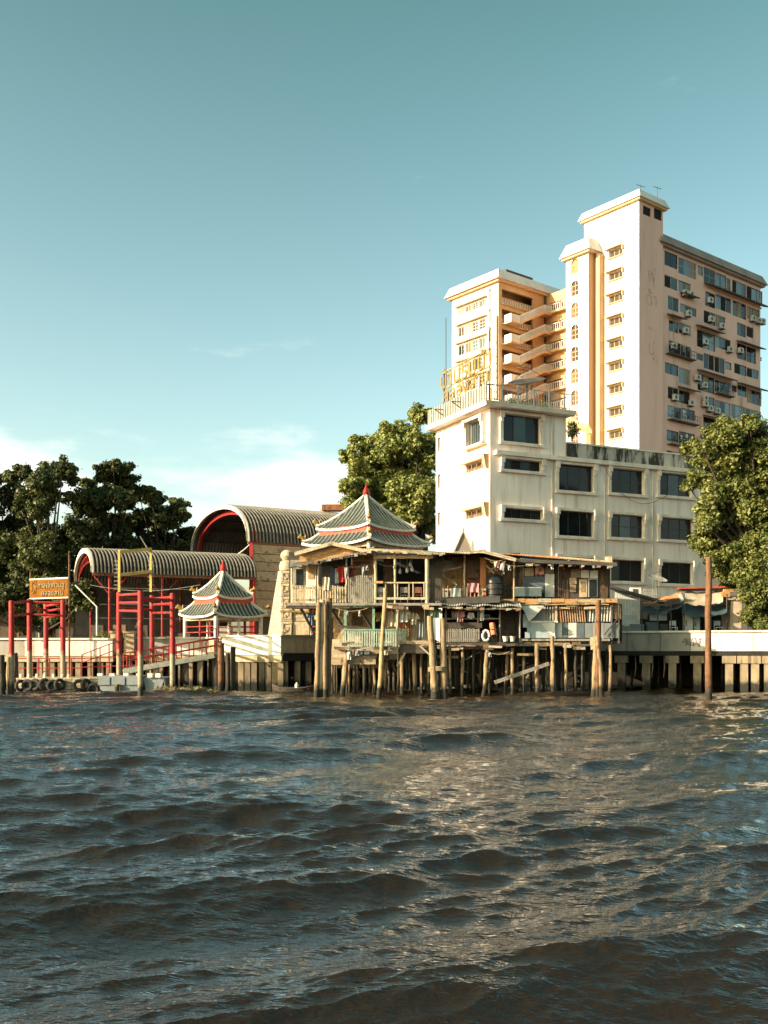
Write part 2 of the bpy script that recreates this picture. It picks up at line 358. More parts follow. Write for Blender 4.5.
def tide(name, top=.75, wet=(.018, .018, .012)):
    """dark wet, weedy band that the river leaves on timber and piles"""
    m = MAT[name]; N, L = m.node_tree.nodes, m.node_tree.links; b = N['Principled BSDF']; src = b.inputs['Base Color'].links[0].from_socket
    geo = N.new('ShaderNodeNewGeometry'); sp = N.new('ShaderNodeSeparateXYZ'); L.new(geo.outputs['Position'], sp.inputs[0])
    nz = N.new('ShaderNodeTexNoise'); nz.inputs['Scale'].default_value = 3.0; nz.inputs['Detail'].default_value = 6; L.new(geo.outputs['Position'], nz.inputs[0])
    ad = N.new('ShaderNodeMath'); ad.operation = 'MULTIPLY_ADD'; ad.inputs[1].default_value = -.9; L.new(nz.outputs[0], ad.inputs[0]); L.new(sp.outputs[2], ad.inputs[2])
    rg = N.new('ShaderNodeMapRange'); rg.inputs[1].default_value = top - .75; rg.inputs[2].default_value = top - .35; L.new(ad.outputs[0], rg.inputs[0])
    mx = N.new('ShaderNodeMix'); mx.data_type = 'RGBA'; L.new(rg.outputs[0], mx.inputs[0]); mx.inputs[6].default_value = (*wet, 1); L.new(src, mx.inputs[7]); L.new(mx.outputs[2], b.inputs['Base Color'])
for nm in ('stilt', 'stilt_dark', 'pile_concrete', 'pole_rust', 'red_post', 'wood_tan', 'wood_pale'): tide(nm)
def leaf_material(name, ca, cb, cc):
    m = bpy.data.materials.new(name); m.use_nodes = True; MAT[name] = m
    N, L = m.node_tree.nodes, m.node_tree.links; b = N['Principled BSDF']; b.inputs['Roughness'].default_value = .5; b.inputs['Specular IOR Level'].default_value = .3
    at = N.new('ShaderNodeAttribute'); at.attribute_name = 'shade'
    rp = N.new('ShaderNodeValToRGB'); L.new(at.outputs['Fac'], rp.inputs[0])
    rp.color_ramp.elements[0].color = (*ca, 1); rp.color_ramp.elements[1].color = (*cc, 1); e = rp.color_ramp.elements.new(.55); e.color = (*cb, 1)
    L.new(rp.outputs[0], b.inputs['Base Color'])
    tr = N.new('ShaderNodeBsdfTranslucent'); L.new(rp.outputs[0], tr.inputs[0])
    ms = N.new('ShaderNodeMixShader'); ms.inputs[0].default_value = .22; L.new(b.outputs[0], ms.inputs[1]); L.new(tr.outputs[0], ms.inputs[2])
    L.new(ms.outputs[0], N['Material Output'].inputs[0])
leaf_material('leaf_dark', (.034, .046, .016), (.072, .084, .025), (.135, .135, .040))
leaf_material('leaf_mid', (.09, .12, .034), (.21, .235, .065), (.36, .35, .11))
leaf_material('leaf_warm', (.056, .076, .021), (.135, .152, .040), (.26, .245, .07))
leaf_material('leaf_dry', (.12, .11, .05), (.20, .17, .08), (.28, .22, .11))

# ------------------------------------------------------------------ river and land
def make_river():
    rng = np.random.default_rng(11)
    ys = [5.0]
    while ys[-1] < 84: ys.append(ys[-1] + min(.13, max(.018, ys[-1] ** 2 / 2700 * .65)))
    ys = np.array(ys); n = 760; sx_ = np.linspace(-1, 1, n)
    Yg = np.repeat(ys[:, None], n, 1); Xg = sx_[None, :] * (Yg * .46 + 3.0)
    X, Y, Z = Xg.copy(), Yg.copy(), np.zeros_like(Xg)
    lam = np.exp(np.linspace(np.log(.11), np.log(8.0), 110)); lam *= rng.uniform(.93, 1.07, lam.size)
    drow = np.gradient(ys)[:, None]
    gust = np.ones_like(Xg)                      # calmer and rougher patches
    for q in range(7):
        w = rng.uniform(3.5, 16); an = rng.uniform(0, 6.28); gust += .20 * np.sin(6.283 / w * (Xg * math.cos(an) + Yg * math.sin(an)) + rng.uniform(0, 6.28))
    gust = np.clip(.55 + .45 * gust, .6, 1.35)
    for L_ in lam:
        spread = 0.15 if L_ > 1.6 else 0.42
        th = -math.pi / 2 + .30 + rng.normal(0, spread); dx, dy = math.cos(th), math.sin(th); k = 2 * math.pi / L_
        ka = .030 if L_ > 1.2 else (.036 if L_ > .7 else .058)
        if 1.8 < L_ < 6.0: ka = .046
        if L_ >= 6.5: ka = .022
        a = ka / k * (gust if L_ < 1.3 else 1.0); ph = rng.uniform(0, 6.28)
        dcol = (Yg * .46 + 3.0) * 2 / n
        keep = np.clip((L_ / np.maximum(dcol, drow) - 2.5) / 2.0, 0, 1)
        g = k * (Xg * dx + Yg * dy) + ph
        Z += keep * a * np.cos(g); X -= keep * a * .9 * dx * np.sin(g); Y -= keep * a * .9 * dy * np.sin(g)
    Z -= np.minimum(0, 0)
    # flat water beyond the waves, far to both sides, behind the camera and under the houses
    R, C = X.shape
    pad = lambda A, v0, v1: np.concatenate([np.full((1, A.shape[1]), v0), A, np.full((1, A.shape[1]), v1)], 0)
    X = np.concatenate([X[:1] * 60, X, X[-1:]], 0); Y = pad(Y, -400., 120.); Z = pad(Z, -.0, 0.)
    l, r = np.full((R + 2, 1), -700.), np.full((R + 2, 1), 700.)
    X = np.concatenate([l, X, r], 1); Y = np.concatenate([Y[:, :1], Y, Y[:, -1:]], 1); Z = np.concatenate([Z[:, :1] * 0, Z, Z[:, -1:] * 0], 1)
    R, C = X.shape; co = np.stack([X, Y, Z], -1).reshape(-1, 3)
    i = np.arange((R - 1) * (C - 1)); a = (i // (C - 1)) * C + i % (C - 1)
    fc = np.stack([a, a + 1, a + C + 1, a + C], -1)
    me = bpy.data.meshes.new('river'); me.vertices.add(len(co)); me.vertices.foreach_set('co', co.ravel())
    me.loops.add(fc.size); me.loops.foreach_set('vertex_index', fc.ravel().astype(np.int32)); me.polygons.add(len(fc))
    me.polygons.foreach_set('loop_start', np.arange(0, fc.size, 4, dtype=np.int32)); me.polygons.foreach_set('use_smooth', np.ones(len(fc), bool))
    me.update(calc_edges=True)
    m = bpy.data.materials.new('river_water'); m.use_nodes = True; N, L = m.node_tree.nodes, m.node_tree.links; b = N['Principled BSDF']
    b.inputs['Base Color'].default_value = (.014, .0085, .0038, 1); b.inputs['Roughness'].default_value = .03; b.inputs['IOR'].default_value = 1.38; b.inputs['Coat Weight'].default_value = 1.0; b.inputs['Coat Roughness'].default_value = .02; b.inputs['Coat IOR'].default_value = 1.4
    geo = N.new('ShaderNodeNewGeometry'); prev = None
    for sc, st, amp in ((5.0, (.6, 1.6, 1), .042), (14., (.55, 1.6, 1), .017), (36., (.7, 1.4, 1), .005)):
        mpn = N.new('ShaderNodeMapping'); mpn.inputs['Scale'].default_value = st; mpn.inputs['Rotation'].default_value = (0, 0, .2); L.new(geo.outputs['Position'], mpn.inputs[0])
        q = N.new('ShaderNodeTexNoise'); q.inputs['Scale'].default_value = sc; q.inputs['Detail'].default_value = 3.0; q.inputs['Roughness'].default_value = .55; L.new(mpn.outputs[0], q.inputs[0])
        bn = N.new('ShaderNodeBump'); bn.inputs['Strength'].default_value = 1.0; bn.inputs['Distance'].default_value = amp; L.new(q.outputs[0], bn.inputs['Height'])
        if prev is not None: L.new(prev, bn.inputs['Normal'])
        prev = bn.outputs[0]
    L.new(prev, b.inputs['Normal']); L.new(prev, b.inputs['Coat Normal'])
    me.materials.append(m)
    o = bpy.data.objects.new('river', me); COL.objects.link(o); tag(o, kind='structure', label='choppy brown river reflecting the buildings', cat='river')
make_river()
BANK = 74.0
mb = MB()
mb.quad((-3000, BANK, 2.55), (3000, BANK, 2.55), (3000, 4000, 2.55), (-3000, 4000, 2.55))
mb.build('ground', 'ground', kind='structure', label='bare riverside ground behind the quay', cat='ground', base=(0, BANK, 2.55))
mb = MB(); mb.quad((-3000, BANK, -2), (3000, BANK, -2), (3000, BANK, 2.548), (-3000, BANK, 2.548)); mb.build('river_bank', 'underdeck_shade', kind='structure', label='dark bank under the quay decks, shade put into its colour', cat='bank', base=(0, BANK, -2))  # sunlit bank face coloured near-black to stand for the shade beneath the decks

# ------------------------------------------------------------------ tall apartment building
def unit(x, y): l = math.hypot(x, y); return (x / l, y / l)
dR = unit(.78, .626); dL = (-dR[1], dR[0]); nR = (dR[1], -dR[0]); nL = (-dR[0], -dR[1])
T0 = (33.15, 130.0)
TR, TL = Plane(T0, dR, nR), Plane(T0, dL, nL)
G = 2.55
apt = thing('apartment_building', 'tall white and tan apartment building with stepped towers and many air conditioners', 'building', (T0[0], T0[1], G))
def frustum(pl1, L1, L2, z0, z1, o0, o1, u0=0.0, v0=0.0):
    """sloping roof edge round a rectangle: L1 along the right face, L2 along the left face"""
    def pt(u, v, z): return Vector((pl1.o[0] + dR[0] * u + dL[0] * v, pl1.o[1] + dR[1] * u + dL[1] * v, z))
    lo = [pt(u0 - o0, v0 - o0, z0), pt(L1 + o0, v0 - o0, z0), pt(L1 + o0, L2 + o0, z0), pt(u0 - o0, L2 + o0, z0)]
    hi = [pt(u0 - o1, v0 - o1, z1), pt(L1 + o1, v0 - o1, z1), pt(L1 + o1, L2 + o1, z1), pt(u0 - o1, L2 + o1, z1)]
    return MB().hexa(lo, hi)
def body(o, L1, L2, z0, z1, holesR=(), holesL=(), mR='tower_tan', mL='tower_white', depth=.25, name='wall'):
    r, l = Plane(o, dR, nR), Plane(o, dL, nL)
    if mR: a = MB(); wall(a, r, 0, L1, z0, z1, holesR, depth); a.build(name, mR, apt)
    if mL: a = MB(); wall(a, l, 0, L2, z0, z1, holesL, depth); a.build(name, mL, apt)
    c = Plane(r.p(L1, 0).to_tuple()[:2], dL, nL); d = Plane(l.p(L2, 0).to_tuple()[:2], dR, nR)
    a = MB(); a.quad(c.p(0, z0), c.p(L2, z0), c.p(L2, z1), c.p(0, z1)); a.quad(d.p(0, z0), d.p(0, z1), d.p(L1, z1), d.p(L1, z0))
    a.quad(r.p(0, z1), r.p(L1, z1), d.p(L1, z1), d.p(0, z1)); a.build('back_wall', mR or 'tower_tan', apt)
    return r, l
# main tower
zt = TR.z(639, 199)
topw = [TR.rect(643, 651, 205, 214), TR.rect(654, 662, 207, 218)]
tw_rows = [180 + (236 + 83.2 * i) / 3.66 for i in range(10)]
lw = []
for y in tw_rows:
    u0, u1 = TL.u(622.5), TL.u(609); z1 = TL.z(616, y + 4.2); lw.append((u0, u1, z1 - 1.0, z1))
body(T0, 5.15, 9.1, G, zt, topw, lw)
for r in topw: window(TR, r, apt, 1, gm='dark_room', fm='dark_ledge')
for r in lw:
    window(TL, r, apt, 3, gm='wood_dark', fm='soffit', fw=.08, depth=.3)
    a = MB(); a.pbox(TL, r[0] - .2, r[1] + .4, r[3] + .12, r[3] + .22, .02, .5)
    a.pbox(TL, r[0] - .25, r[0] - .13, r[3] - .5, r[3] + .12, .02, .4)
    a.pbox(TL, r[0] - .1, r[1] + .1, r[2] - .14, r[2] - .02, .02, .2); a.build('window_hood', 'soffit', apt)
frustum(TR, 5.15, 9.1, zt - .15, zt + .12, .4, .4).build('eave_band', 'soffit', apt)
frustum(TR, 5.15, 9.1, zt + .123, zt + 1.2, .65, .2).build('tower_roof', 'tower_white', apt)
a = MB(); q = TR.p(3.9, zt + 1.5, -1.5); a.lathe(q, [(.5, 0), (.55, .3), (.4, .7), (.1, .8)], 10); a.build('roof_tank', 'cloth_pink', apt, True)
for u, h in ((4.6, 1.6), (1.0, .8)):
    a = MB(); a.tube([TR.p(u, zt + 1.5, -.5), TR.p(u, zt + 1.5 + h, -.5)], .04, 6); a.beam(TR.p(u - .9, zt + 1.3 + h, -.5), TR.p(u + .9, zt + 1.45 + h, -.5), .05); a.build('antenna', 'dark_metal', apt)
# faint marks where letters were taken off the tan wall
for ch, y in (('ฟุ', 275), ('ด้า', 299), ('~', 327), ('ปุ', 348)):
    a = MB(); uu, zz = TR.u(651.5), TR.z(651, y)
    text_mb(a, ch, 2.6, lambda x, yy, z: TR.p(uu + x, zz - .9 + yy, .02 + z), .02, -.02); a.build('letter_mark', 'letter_ghost', apt)
# stair tower in front of the left face
oS = TL.p(6.7, 0, 2.0).to_tuple()[:2]
sL = Plane(oS, dL, nL)
zs_ = sL.z(572, 257.5)
arch = []
for i in range(9):
    z0 = sL.z(574, 274 + 21.9 * i); arch.append((sL.u(578.5), sL.u(571), z0, z0 + 2.05))
body(oS, 2.0, 3.9, G, zs_, (), arch, mR='peach_bounce')
def spandrel(mb, pl, r, o=0.0):
    u0, u1, z0, z1 = r; c, R = (u0 + u1) / 2, (u1 - u0) / 2; n = 8
    pts = [(c - R * math.cos(math.pi * k / n), z1 - R + R * math.sin(math.pi * k / n)) for k in range(n + 1)]
    for k in range(n): mb.quad(pl.p(pts[k][0], pts[k][1], o), pl.p(pts[k + 1][0], pts[k + 1][1], o), pl.p(pts[k + 1][0], z1, o), pl.p(pts[k][0], z1, o))
for r in arch:
    a = MB(); spandrel(a, sL, r, .004); a.build('arch_head', 'tower_white', apt)
    w = window(sL, r, apt, 2, 3, gm=('wood_brown', 'wood_orange', 'wood_dark'), fm='peach_bounce', fw=.09)
frustum(Plane(oS, dR, nR), 2.0, 3.9, zs_ - .2, zs_ + .1, .45, .45).build('eave_band', 'soffit', apt)
frustum(Plane(oS, dR, nR), 2.0, 3.9, zs_ + .104, zs_ + 1.9, .7, .0).build('stair_roof', 'tower_white', apt)
a = MB(); a.pbox(TL, 5.75, 6.35, G, TL.z(600, 256), .003, .9); a.build('fin', 'peach_bounce', apt)
a = MB(); a.tube([TL.p(6.55, G, .15), TL.p(6.55, zs_, .15)], .12, 8); a.build('downpipe', 'tower_white', apt)
# main slab with the flats on the right
MR = TR.off(-.45)
oM = MR.p(5.15, 0).to_tuple()[:2]; MR0 = Plane(oM, dR, nR); LM = 24.6
zm = MR.z(664, 246)
def r1(x0, x1, y0, y1): return (660 + x0 / 7.11, 660 + x1 / 7.11, 230 + y0 / 7.11, 230 + y1 / 7.11)
def r2(x0, x1, y0, y1): return (660 + x0 / 7.11, 660 + x1 / 7.11, 320 + y0 / 7.11, 320 + y1 / 7.11)
flat_px = [r1(34, 122, 150, 240), r1(133, 255, 195, 300), r1(270, 304, 255, 310), r1(313, 392, 265, 365), r1(396, 468, 305, 400), r1(475, 500, 345, 425), r1(515, 612, 355, 450), r1(618, 725, 400, 492),
  r1(34, 122, 320, 395), r1(133, 215, 360, 430), r1(325, 390, 440, 530), r1(398, 505, 455, 550), r1(518, 612, 500, 600), r1(620, 705, 545, 620),
  r1(58, 130, 470, 555), r1(145, 258, 525, 575), r1(313, 390, 575, 650), r1(397, 462, 605, 670), r1(550, 610, 660, 740), r1(617, 665, 685, 750),
  r1(65, 130, 640, 710), r2(135, 215, 20, 85), r2(265, 390, 70, 180), r2(395, 500, 115, 185), r2(550, 612, 165, 265), r2(618, 680, 190, 290),
  r2(65, 145, 150, 225), r2(150, 220, 180, 245), r2(265, 308, 238, 275), r2(313, 385, 238, 335), r2(390, 458, 262, 360), r2(462, 505, 298, 340), r2(530, 612, 310, 370), r2(618, 700, 340, 395),
  r2(38, 128, 305, 370), r2(135, 213, 340, 440), r2(270, 385, 385, 490), r2(392, 490, 425, 505), r2(512, 545, 465, 500), r2(552, 615, 460, 530), r2(620, 718, 490, 580),
  r2(58, 130, 475, 550), r2(137, 210, 500, 580), r2(325, 385, 545, 610), r2(390, 500, 570, 660), r2(508, 605, 600, 690), r2(609, 715, 630, 720),
  r2(55, 150, 610, 680), r2(156, 245, 630, 690), r2(310, 500, 690, 745), r2(50, 130, 785, 850), r2(136, 245, 795, 870), r2(300, 400, 830, 900), r2(420, 520, 860, 930), r2(545, 700, 750, 820), r2(545, 700, 850, 930),
  r2(50, 130, 930, 1000), r2(136, 245, 940, 1010), r2(300, 500, 980, 1060)]
frects = [(r[0] - .06, r[1] + .12, r[2] - .12, r[3] + .12) for r in (MR0.rect(*q) for q in flat_px)]
body(oM, LM, 15.0, G, zm, frects, (), depth=.16)
GL = ('glass_teal', 'glass_teal', 'glass', 'glass', 'dark_room', 'dark_room', 'curtain', 'glass_pale')
for r in frects:
    wd = r[1] - r[0]
    window(MR0, r, apt, max(1, round(wd / 1.4)), 2 if (r[3] - r[2]) > 2.2 else 1, .15, .07, random.choice(('alu', 'alu', 'dark_metal', 'rust_metal')), GL, sub=True)
frustum(MR0, LM, 15, zm - .2, zm + .1, .5, .5).build('eave_band', 'fascia_grey', apt)
frustum(MR0, LM, 15, zm + .105, zm + 1.45, .8, .2).build('slab_roof', 'fascia_grey', apt)
# ledges and awnings over windows
def awning(x0, x1, y, th=.16, out=1.0, m='dark_ledge', nm='awning'):
    u0, u1 = MR0.u(x0), MR0.u(x1); z = MR0.z(x0, y); a = MB()
    a.hexa([MR0.p(u0, z - .35, out), MR0.p(u1, z - .35, out), MR0.p(u1, z, .004), MR0.p(u0, z, .004)],
           [MR0.p(u0, z - .35 + th, out), MR0.p(u1, z - .35 + th, out), MR0.p(u1, z + th, .004), MR0.p(u0, z + th, .004)]); a.build(nm, m, apt)
for x0, x1, y in ((704, 763.5, 283.5), (680, 694, 293), (696, 719, 325.5), (697, 732, 370), (736.5, 760, 341), (737, 764, 383), (678, 695, 387), (703, 731, 415.5), (667, 681, 314.5), (736, 762, 425)): awning(x0, x1, y)
# balconies hung with washing, caged
for q in (r2(40, 225, 143, 236), r2(52, 250, 607, 705), r2(52, 250, 782, 880), r2(385, 500, 430, 520)):
    u0, u1, z0, z1 = MR0.rect(*q); b0 = MB(); b0.pbox(MR0, u0, u1, z0 - .12, z0, .004, .8); b = b0.build('balcony', 'dark_ledge', apt)
    a = MB()
    for i in range(12):
        uu = u0 + (u1 - u0) * i / 11; a.pbox(MR0, uu - .02, uu + .02, z0, z0 + 1.0, .74, .78)
    a.pbox(MR0, u0, u1, z0 + 1.0, z0 + 1.06, .73, .79); a.pbox(MR0, u0, u1, z0 + .5, z0 + .54, .73, .79); a.build('railing', 'dark_metal', b)
    for i in range(4):
        uu = ru(u0 + .3, u1 - .8); a = MB(); zz = z0 + ru(.7, 1.3); a.pbox(MR0, uu, uu + ru(.3, .6), zz, zz + ru(.5, .8), .4, .45); a.build('washing', random.choice(('cloth_white', 'cloth_grey', 'cloth_blue', 'ac_white')), b)
ac_px = [(1, 340, 505), (1, 185, 600), (1, 645, 635), (1, 685, 650), (1, 345, 640), (1, 425, 688), (1, 165, 720), (1, 712, 655), (2, 80, 190), (2, 305, 160), (2, 250, 415), (2, 300, 468), (2, 90, 555), (2, 205, 595), (2, 305, 560), (2, 305, 600), (2, 340, 635), (2, 390, 650), (2, 555, 222), (2, 480, 215), (1, 160, 455), (1, 205, 465), (2, 430, 690)]
for k, x, y in ac_px:
    px, py = 660 + x / 7.11, (230 if k == 1 else 320) + y / 7.11
    u, z = MR0.u(px), MR0.z(px, py); s_ = ru(.75, 1.0); b0 = MB()
    b0.pbox(MR0, u - .5 * s_, u + .5 * s_, z - .38, z + .38, .25, .65); b = b0.build('air_conditioner', 'ac_white', apt)
    a = MB(); c = MR0.p(u - .12, z, .655); a.v = []; ring = [MR0.p(u - .12 + .26 * math.cos(t * math.pi / 5), z + .26 * math.sin(t * math.pi / 5), .665) for t in range(10)]
    ring0 = [MR0.p(u - .12 + .26 * math.cos(t * math.pi / 5), z + .26 * math.sin(t * math.pi / 5), .653) for t in range(10)]
    a.hexa(ring0, ring); a.build('fan_grille', 'dark_metal', b)
    a = MB(); a.pbox(MR0, u - .45, u + .45, z - .46, z - .40, .004, .66); a.build('bracket', 'dark_metal', b)
# ledges seen past the right-hand end
eR = Plane(MR0.p(LM, 0).to_tuple()[:2], dL, nL)
for y in (283, 308, 319, 358, 391, 398, 360):
    z = MR0.z(763, y); a = MB(); a.hexa([MR0.p(LM + .003, z, -.3), MR0.p(LM + .9, z, -.3), MR0.p(LM + .9, z, -4), MR0.p(LM + .003, z, -4)], [MR0.p(LM + .003, z + .15, -.3), MR0.p(LM + .9, z + .15, -.3), MR0.p(LM + .9, z + .15, -4), MR0.p(LM + .003, z + .15, -4)]); a.build('end_ledge', 'dark_ledge', apt)
# left wing with the open stairs
oW = (16.8, 147.0); LW_R, LW_L = 10.2, 10.0
WR, WL = Plane(oW, dR, nR), Plane(oW, dL, nL)
zw = WL.z(497, 281)
wh = []; PIT = 2.96
for k in range(9):
    z1 = WR.z(502, 288.5) - PIT * k; wh.append((WR.u(502), WR.u(533), z1 - 2.35, z1))
    wh.append((WR.u(545), WR.u(549), z1 - 1.7, z1))
lh = []
zrow = [(WL.z(498, 260 + 182 / 5.9), .95), (WL.z(498, 260 + 296 / 5.9), 1.45), (WL.z(498, 260 + 408 / 5.9), 1.55), (WL.z(498, 260 + 520 / 5.9), 1.75), (WL.z(498, 260 + 632 / 5.9), 1.7), (WL.z(498, 260 + 744 / 5.9), 1.7)]
for j, (z1, h) in enumerate(zrow):
    for xa, xb in ((458, 464), (465, 471), (472, 478), (479, 485)): lh.append((WL.u(xb), WL.u(xa), z1 - h - .45, z1 - .45))
ah = []
for k in range(6):
    z0 = WL.z(490, 301.5) - PIT * k; ah.append((WL.u(492.5), WL.u(488.5), z0, z0 + 1.9))
body(oW, LW_R, LW_L, G, zw, wh, lh + ah, mR='peach_bounce', depth=.3)
for r in lh: window(WL, r, apt, 2, 3 if rnd() < .3 else 1, gm=('curtain', 'wood_brown', 'glass', 'glass_pale', 'wood_dark'), fm='white_trim', fw=.08)
for j, (z1, h) in enumerate(zrow):
    a = MB(); u0, u1 = WL.u(487), WL.u(456.5); a.pbox(WL, u0, u1, z1 - .22, z1 - .08, .003, .5); a.build('sunshade', 'soffit', apt)
for r in ah:
    a = MB(); spandrel(a, WL, r, .004); a.build('arch_head', 'tower_white', apt); window(WL, r, apt, 1, 2, gm='peach_bounce', fm='soffit', fw=.08)
fr = Plane(oW, dR, nR)
frustum(fr, LW_R + 12, LW_L, zw - .2, zw + .12, .5, .5).build('eave_band', 'soffit', apt)
frustum(fr, LW_R + 12, LW_L, zw + .124, zw + 1.6, .9, .25).build('wing_roof', 'tower_white', apt)
a = MB(); a.pbox(WR, 3.2, 9.0, zw + 1.6, zw + 2.9, -4.5, -1.5); a.build('roof_machine_room', 'dark_ledge', apt)
back = WR.off(-2.6); a = MB(); a.quad(back.p(0, G), back.p(10.2, G), back.p(10.2, zw), back.p(0, zw)); a.build('stairwell_back', 'soffit', apt)
def slats(mb, f, n, w=.05):
    """f(t, h) -> point pair centre; vertical bars between h=0 and 1 plus rails"""
    for i in range(n + 1): mb.beam(f(i / n, 0), f(i / n, 1), w, w)
    mb.beam(f(0, 1), f(1, 1), .09, .09); mb.beam(f(0, 0), f(1, 0), .07, .07)
for k in range(9):
    zf = WR.z(502, 288.5) - PIT * k - 2.35
    a = MB(); a.pbox(WR, WR.u(502), WR.u(533), zf + .01, zf + .18, -2.55, .25); fl = a.build('stair_floor', 'peach_bounce', apt)
    a = MB(); a.pbox(WR, WR.u(502) + .02, WR.u(533) - .02, zf + .2, zf + 1.2, -.35, -.27); pr = a.build('parapet', 'tower_white', fl)
    a = MB(); slats(a, lambda t, h: WR.p(WR.u(503) + t * (WR.u(532) - WR.u(503)), zf + .25 + .9 * h, -.2), 12, .1); a.build('baluster', 'soffit', fl)
    if k == 0: continue
    # landing and flight outside the wall
    zl = zf + .02; ua, ub = WR.u(503), WR.u(511.5)
    a = MB(); a.pbox(WR, ua, ub, zl, zl + .2, .26, 1.7); ld = a.build('landing', 'peach_bounce', apt)
    a = MB(); a.pbox(WR, ua, ub, zl + .2, zl + 1.3, 1.56, 1.68); a.pbox(WR, ua, ua + .12, zl + .2, zl + 1.3, .3, 1.55); a.build('landing_parapet', 'tower_white', ld)
    uc, ud = ub, WR.u(537); zh = zl + PIT * .95
    a = MB(); a.hexa([WR.p(uc, zl - .05, 1.6), WR.p(ud, zh - .05, 1.6), WR.p(ud, zh - .05, .4), WR.p(uc, zl - .05, .4)], [WR.p(uc, zl + .25, 1.6), WR.p(ud, zh + .25, 1.6), WR.p(ud, zh + .25, .4), WR.p(uc, zl + .25, .4)]); fl2 = a.build('stair_flight', 'peach_bounce', apt)
    a = MB(); slats(a, lambda t, h: WR.p(uc + t * (ud - uc), zl + (zh - zl) * t + .3 + .95 * h, 1.55), 20, .13); a.build('balustrade', 'tower_white', fl2)
    a = MB(); a.pbox(WR, ud, ud + 1.6, zh - .05, zh + .22, .02, 1.62); l2 = a.build('landing', 'peach_bounce', apt)
    a = MB(); slats(a, lambda t, h: WR.p(ud + t * 1.6, zh + .3 + .95 * h, 1.55), 6, .1); slats(a, lambda t, h: WR.p(ud + 1.6, zh + .3 + .95 * h, 1.5 - 1.4 * t), 5, .13); a.build('balustrade', 'tower_white', l2)
# open corridors joining the wing to the tower
oC = WR.p(LW_R, 0).to_tuple()[:2]; CL = Plane(oC, (-dL[0], -dL[1]), nL)
ch = []
for k in range(9):
    z1 = WR.z(502, 288.5) - PIT * k - .5; ch.append((.4, 3.6, z1 - 1.6, z1)); ch.append((3.9, 9.5, z1 - 1.6, z1))
a = MB(); wall(a, CL, 0, 12, G, zw, ch, 1.5); a.build('corridor_wall', 'peach_bounce', apt)
a = MB(); cb = CL.off(-1.6); a.quad(cb.p(0, G), cb.p(12, G), cb.p(12, zw), cb.p(0, zw)); a.build('corridor_back', 'fascia_grey', apt)
for r in ch:
    a = MB(); a.pbox(CL, r[0] - .1, r[1] + .1, r[2] - .25, r[2] + .02, .004, .9); s_ = a.build('corridor_slab', 'peach_bounce', apt)
    a = MB(); slats(a, lambda t, h: CL.p(r[0] + t * (r[1] - r[0]), r[2] + .05 + .95 * h, .85), max(5, int((r[1] - r[0]) / .4)), .11); a.build('railing', 'tower_white', s_)
a = MB(); a.tube([WR.p(LW_R - .3, G, .2), WR.p(LW_R - .3, zw, .2)], .12, 8); a.build('downpipe', 'dark_ledge', apt)
# lower peach canopy at the foot of the stair tower
a = MB(); q = [P(563, 415, 118), P(588, 424, 114), P(592, 430, 114), P(566, 425, 118)]
a.hexa([v + Vector((0, 0, -.4)) for v in q] , q); a.build('canopy', 'peach_bounce', apt)
a = MB(); a.beam(P(588, 431, 115), P(588, 520, 115), .5); a.build('canopy_post', 'peach_bounce', apt)

# ------------------------------------------------------------------ white corner building
c0 = (7.63, 72.0); d1 = unit(math.cos(math.radians(25)), math.sin(math.radians(25))); n1 = (d1[1], -d1[0]); d2 = (-d1[1], d1[0]); n2 = (-d1[0], -d1[1])
FR, LF = Plane(c0, d1, n1), Plane(c0, d2, n2)
cor = thing('corner_building', 'white four storey corner building with dark windows and mouldy parapet', 'building', (c0[0], c0[1], G))
z_roof = FR.z(490, 408); z_led = FR.z(497, 452); z_par = z_led + 1.15
U1 = FR.u(566); U2 = FR.u(712); V1 = LF.u(436)
big = [FR.rect(502.5, 540, 413.5, 440.5), FR.rect(558, 593, 464, 489.5), FR.rect(558, 593, 510.5, 535), FR.rect(610.4, 643.5, 468, 492), FR.rect(659, 691, 472.6, 494.4), FR.rect(610, 643.5, 514, 536.5), FR.rect(659.5, 692.5, 517.3, 538.6),
       FR.rect(610, 643, 559.5, 580.5), FR.rect(660, 692, 562, 583), FR.rect(558, 593, 557, 580)]
slim = [FR.rect(503, 541, 458.5, 468.5), FR.rect(503, 542, 508, 517.5)]
side = [LF.rect(484.5, 469.5, 417, 441.5)]; 
side = [(LF.u(484.5), LF.u(469.5), LF.z(484, 441.5), LF.z(484, 417.5))]
sslim = [(LF.u(486), LF.u(466), LF.z(486, y + 6), LF.z(486, y - 2)) for y in (461, 509)]
vent = [(LF.u(462), LF.u(445.5), LF.z(462, y + 3.2), LF.z(462, y)) for y in (430, 472, 515)]
dslot = [(LF.u(440.5), LF.u(437.5), LF.z(440, y + 14), LF.z(440, y)) for y in (437, 474, 512)]
a = MB(); wall(a, FR, 0, U1, G, z_roof, big + slim, .28); wall(a, FR, U1, U2, G, z_led + .1, big, .28); a.build('front_wall', 'white_paint', cor)
a = MB(); wall(a, LF, 0, V1, G, z_roof, side + sslim + vent + dslot, .28); a.build('side_wall', 'white_paint', cor)
a = MB(); bk = Plane(LF.p(V1, 0).to_tuple()[:2], d1, n1); e1 = Plane(FR.p(U1, 0).to_tuple()[:2], d2, n2); e2 = Plane(FR.p(U2, 0).to_tuple()[:2], d2, n2)
a.quad(bk.p(0, G), bk.p(0, z_roof), bk.p(U2, z_roof - 3), bk.p(U2, G)); a.quad(e1.p(0, z_led), e1.p(V1, z_led), e1.p(V1, z_roof), e1.p(0, z_roof)); a.quad(e2.p(0, G), e2.p(V1, G), e2.p(V1, z_led), e2.p(0, z_led))
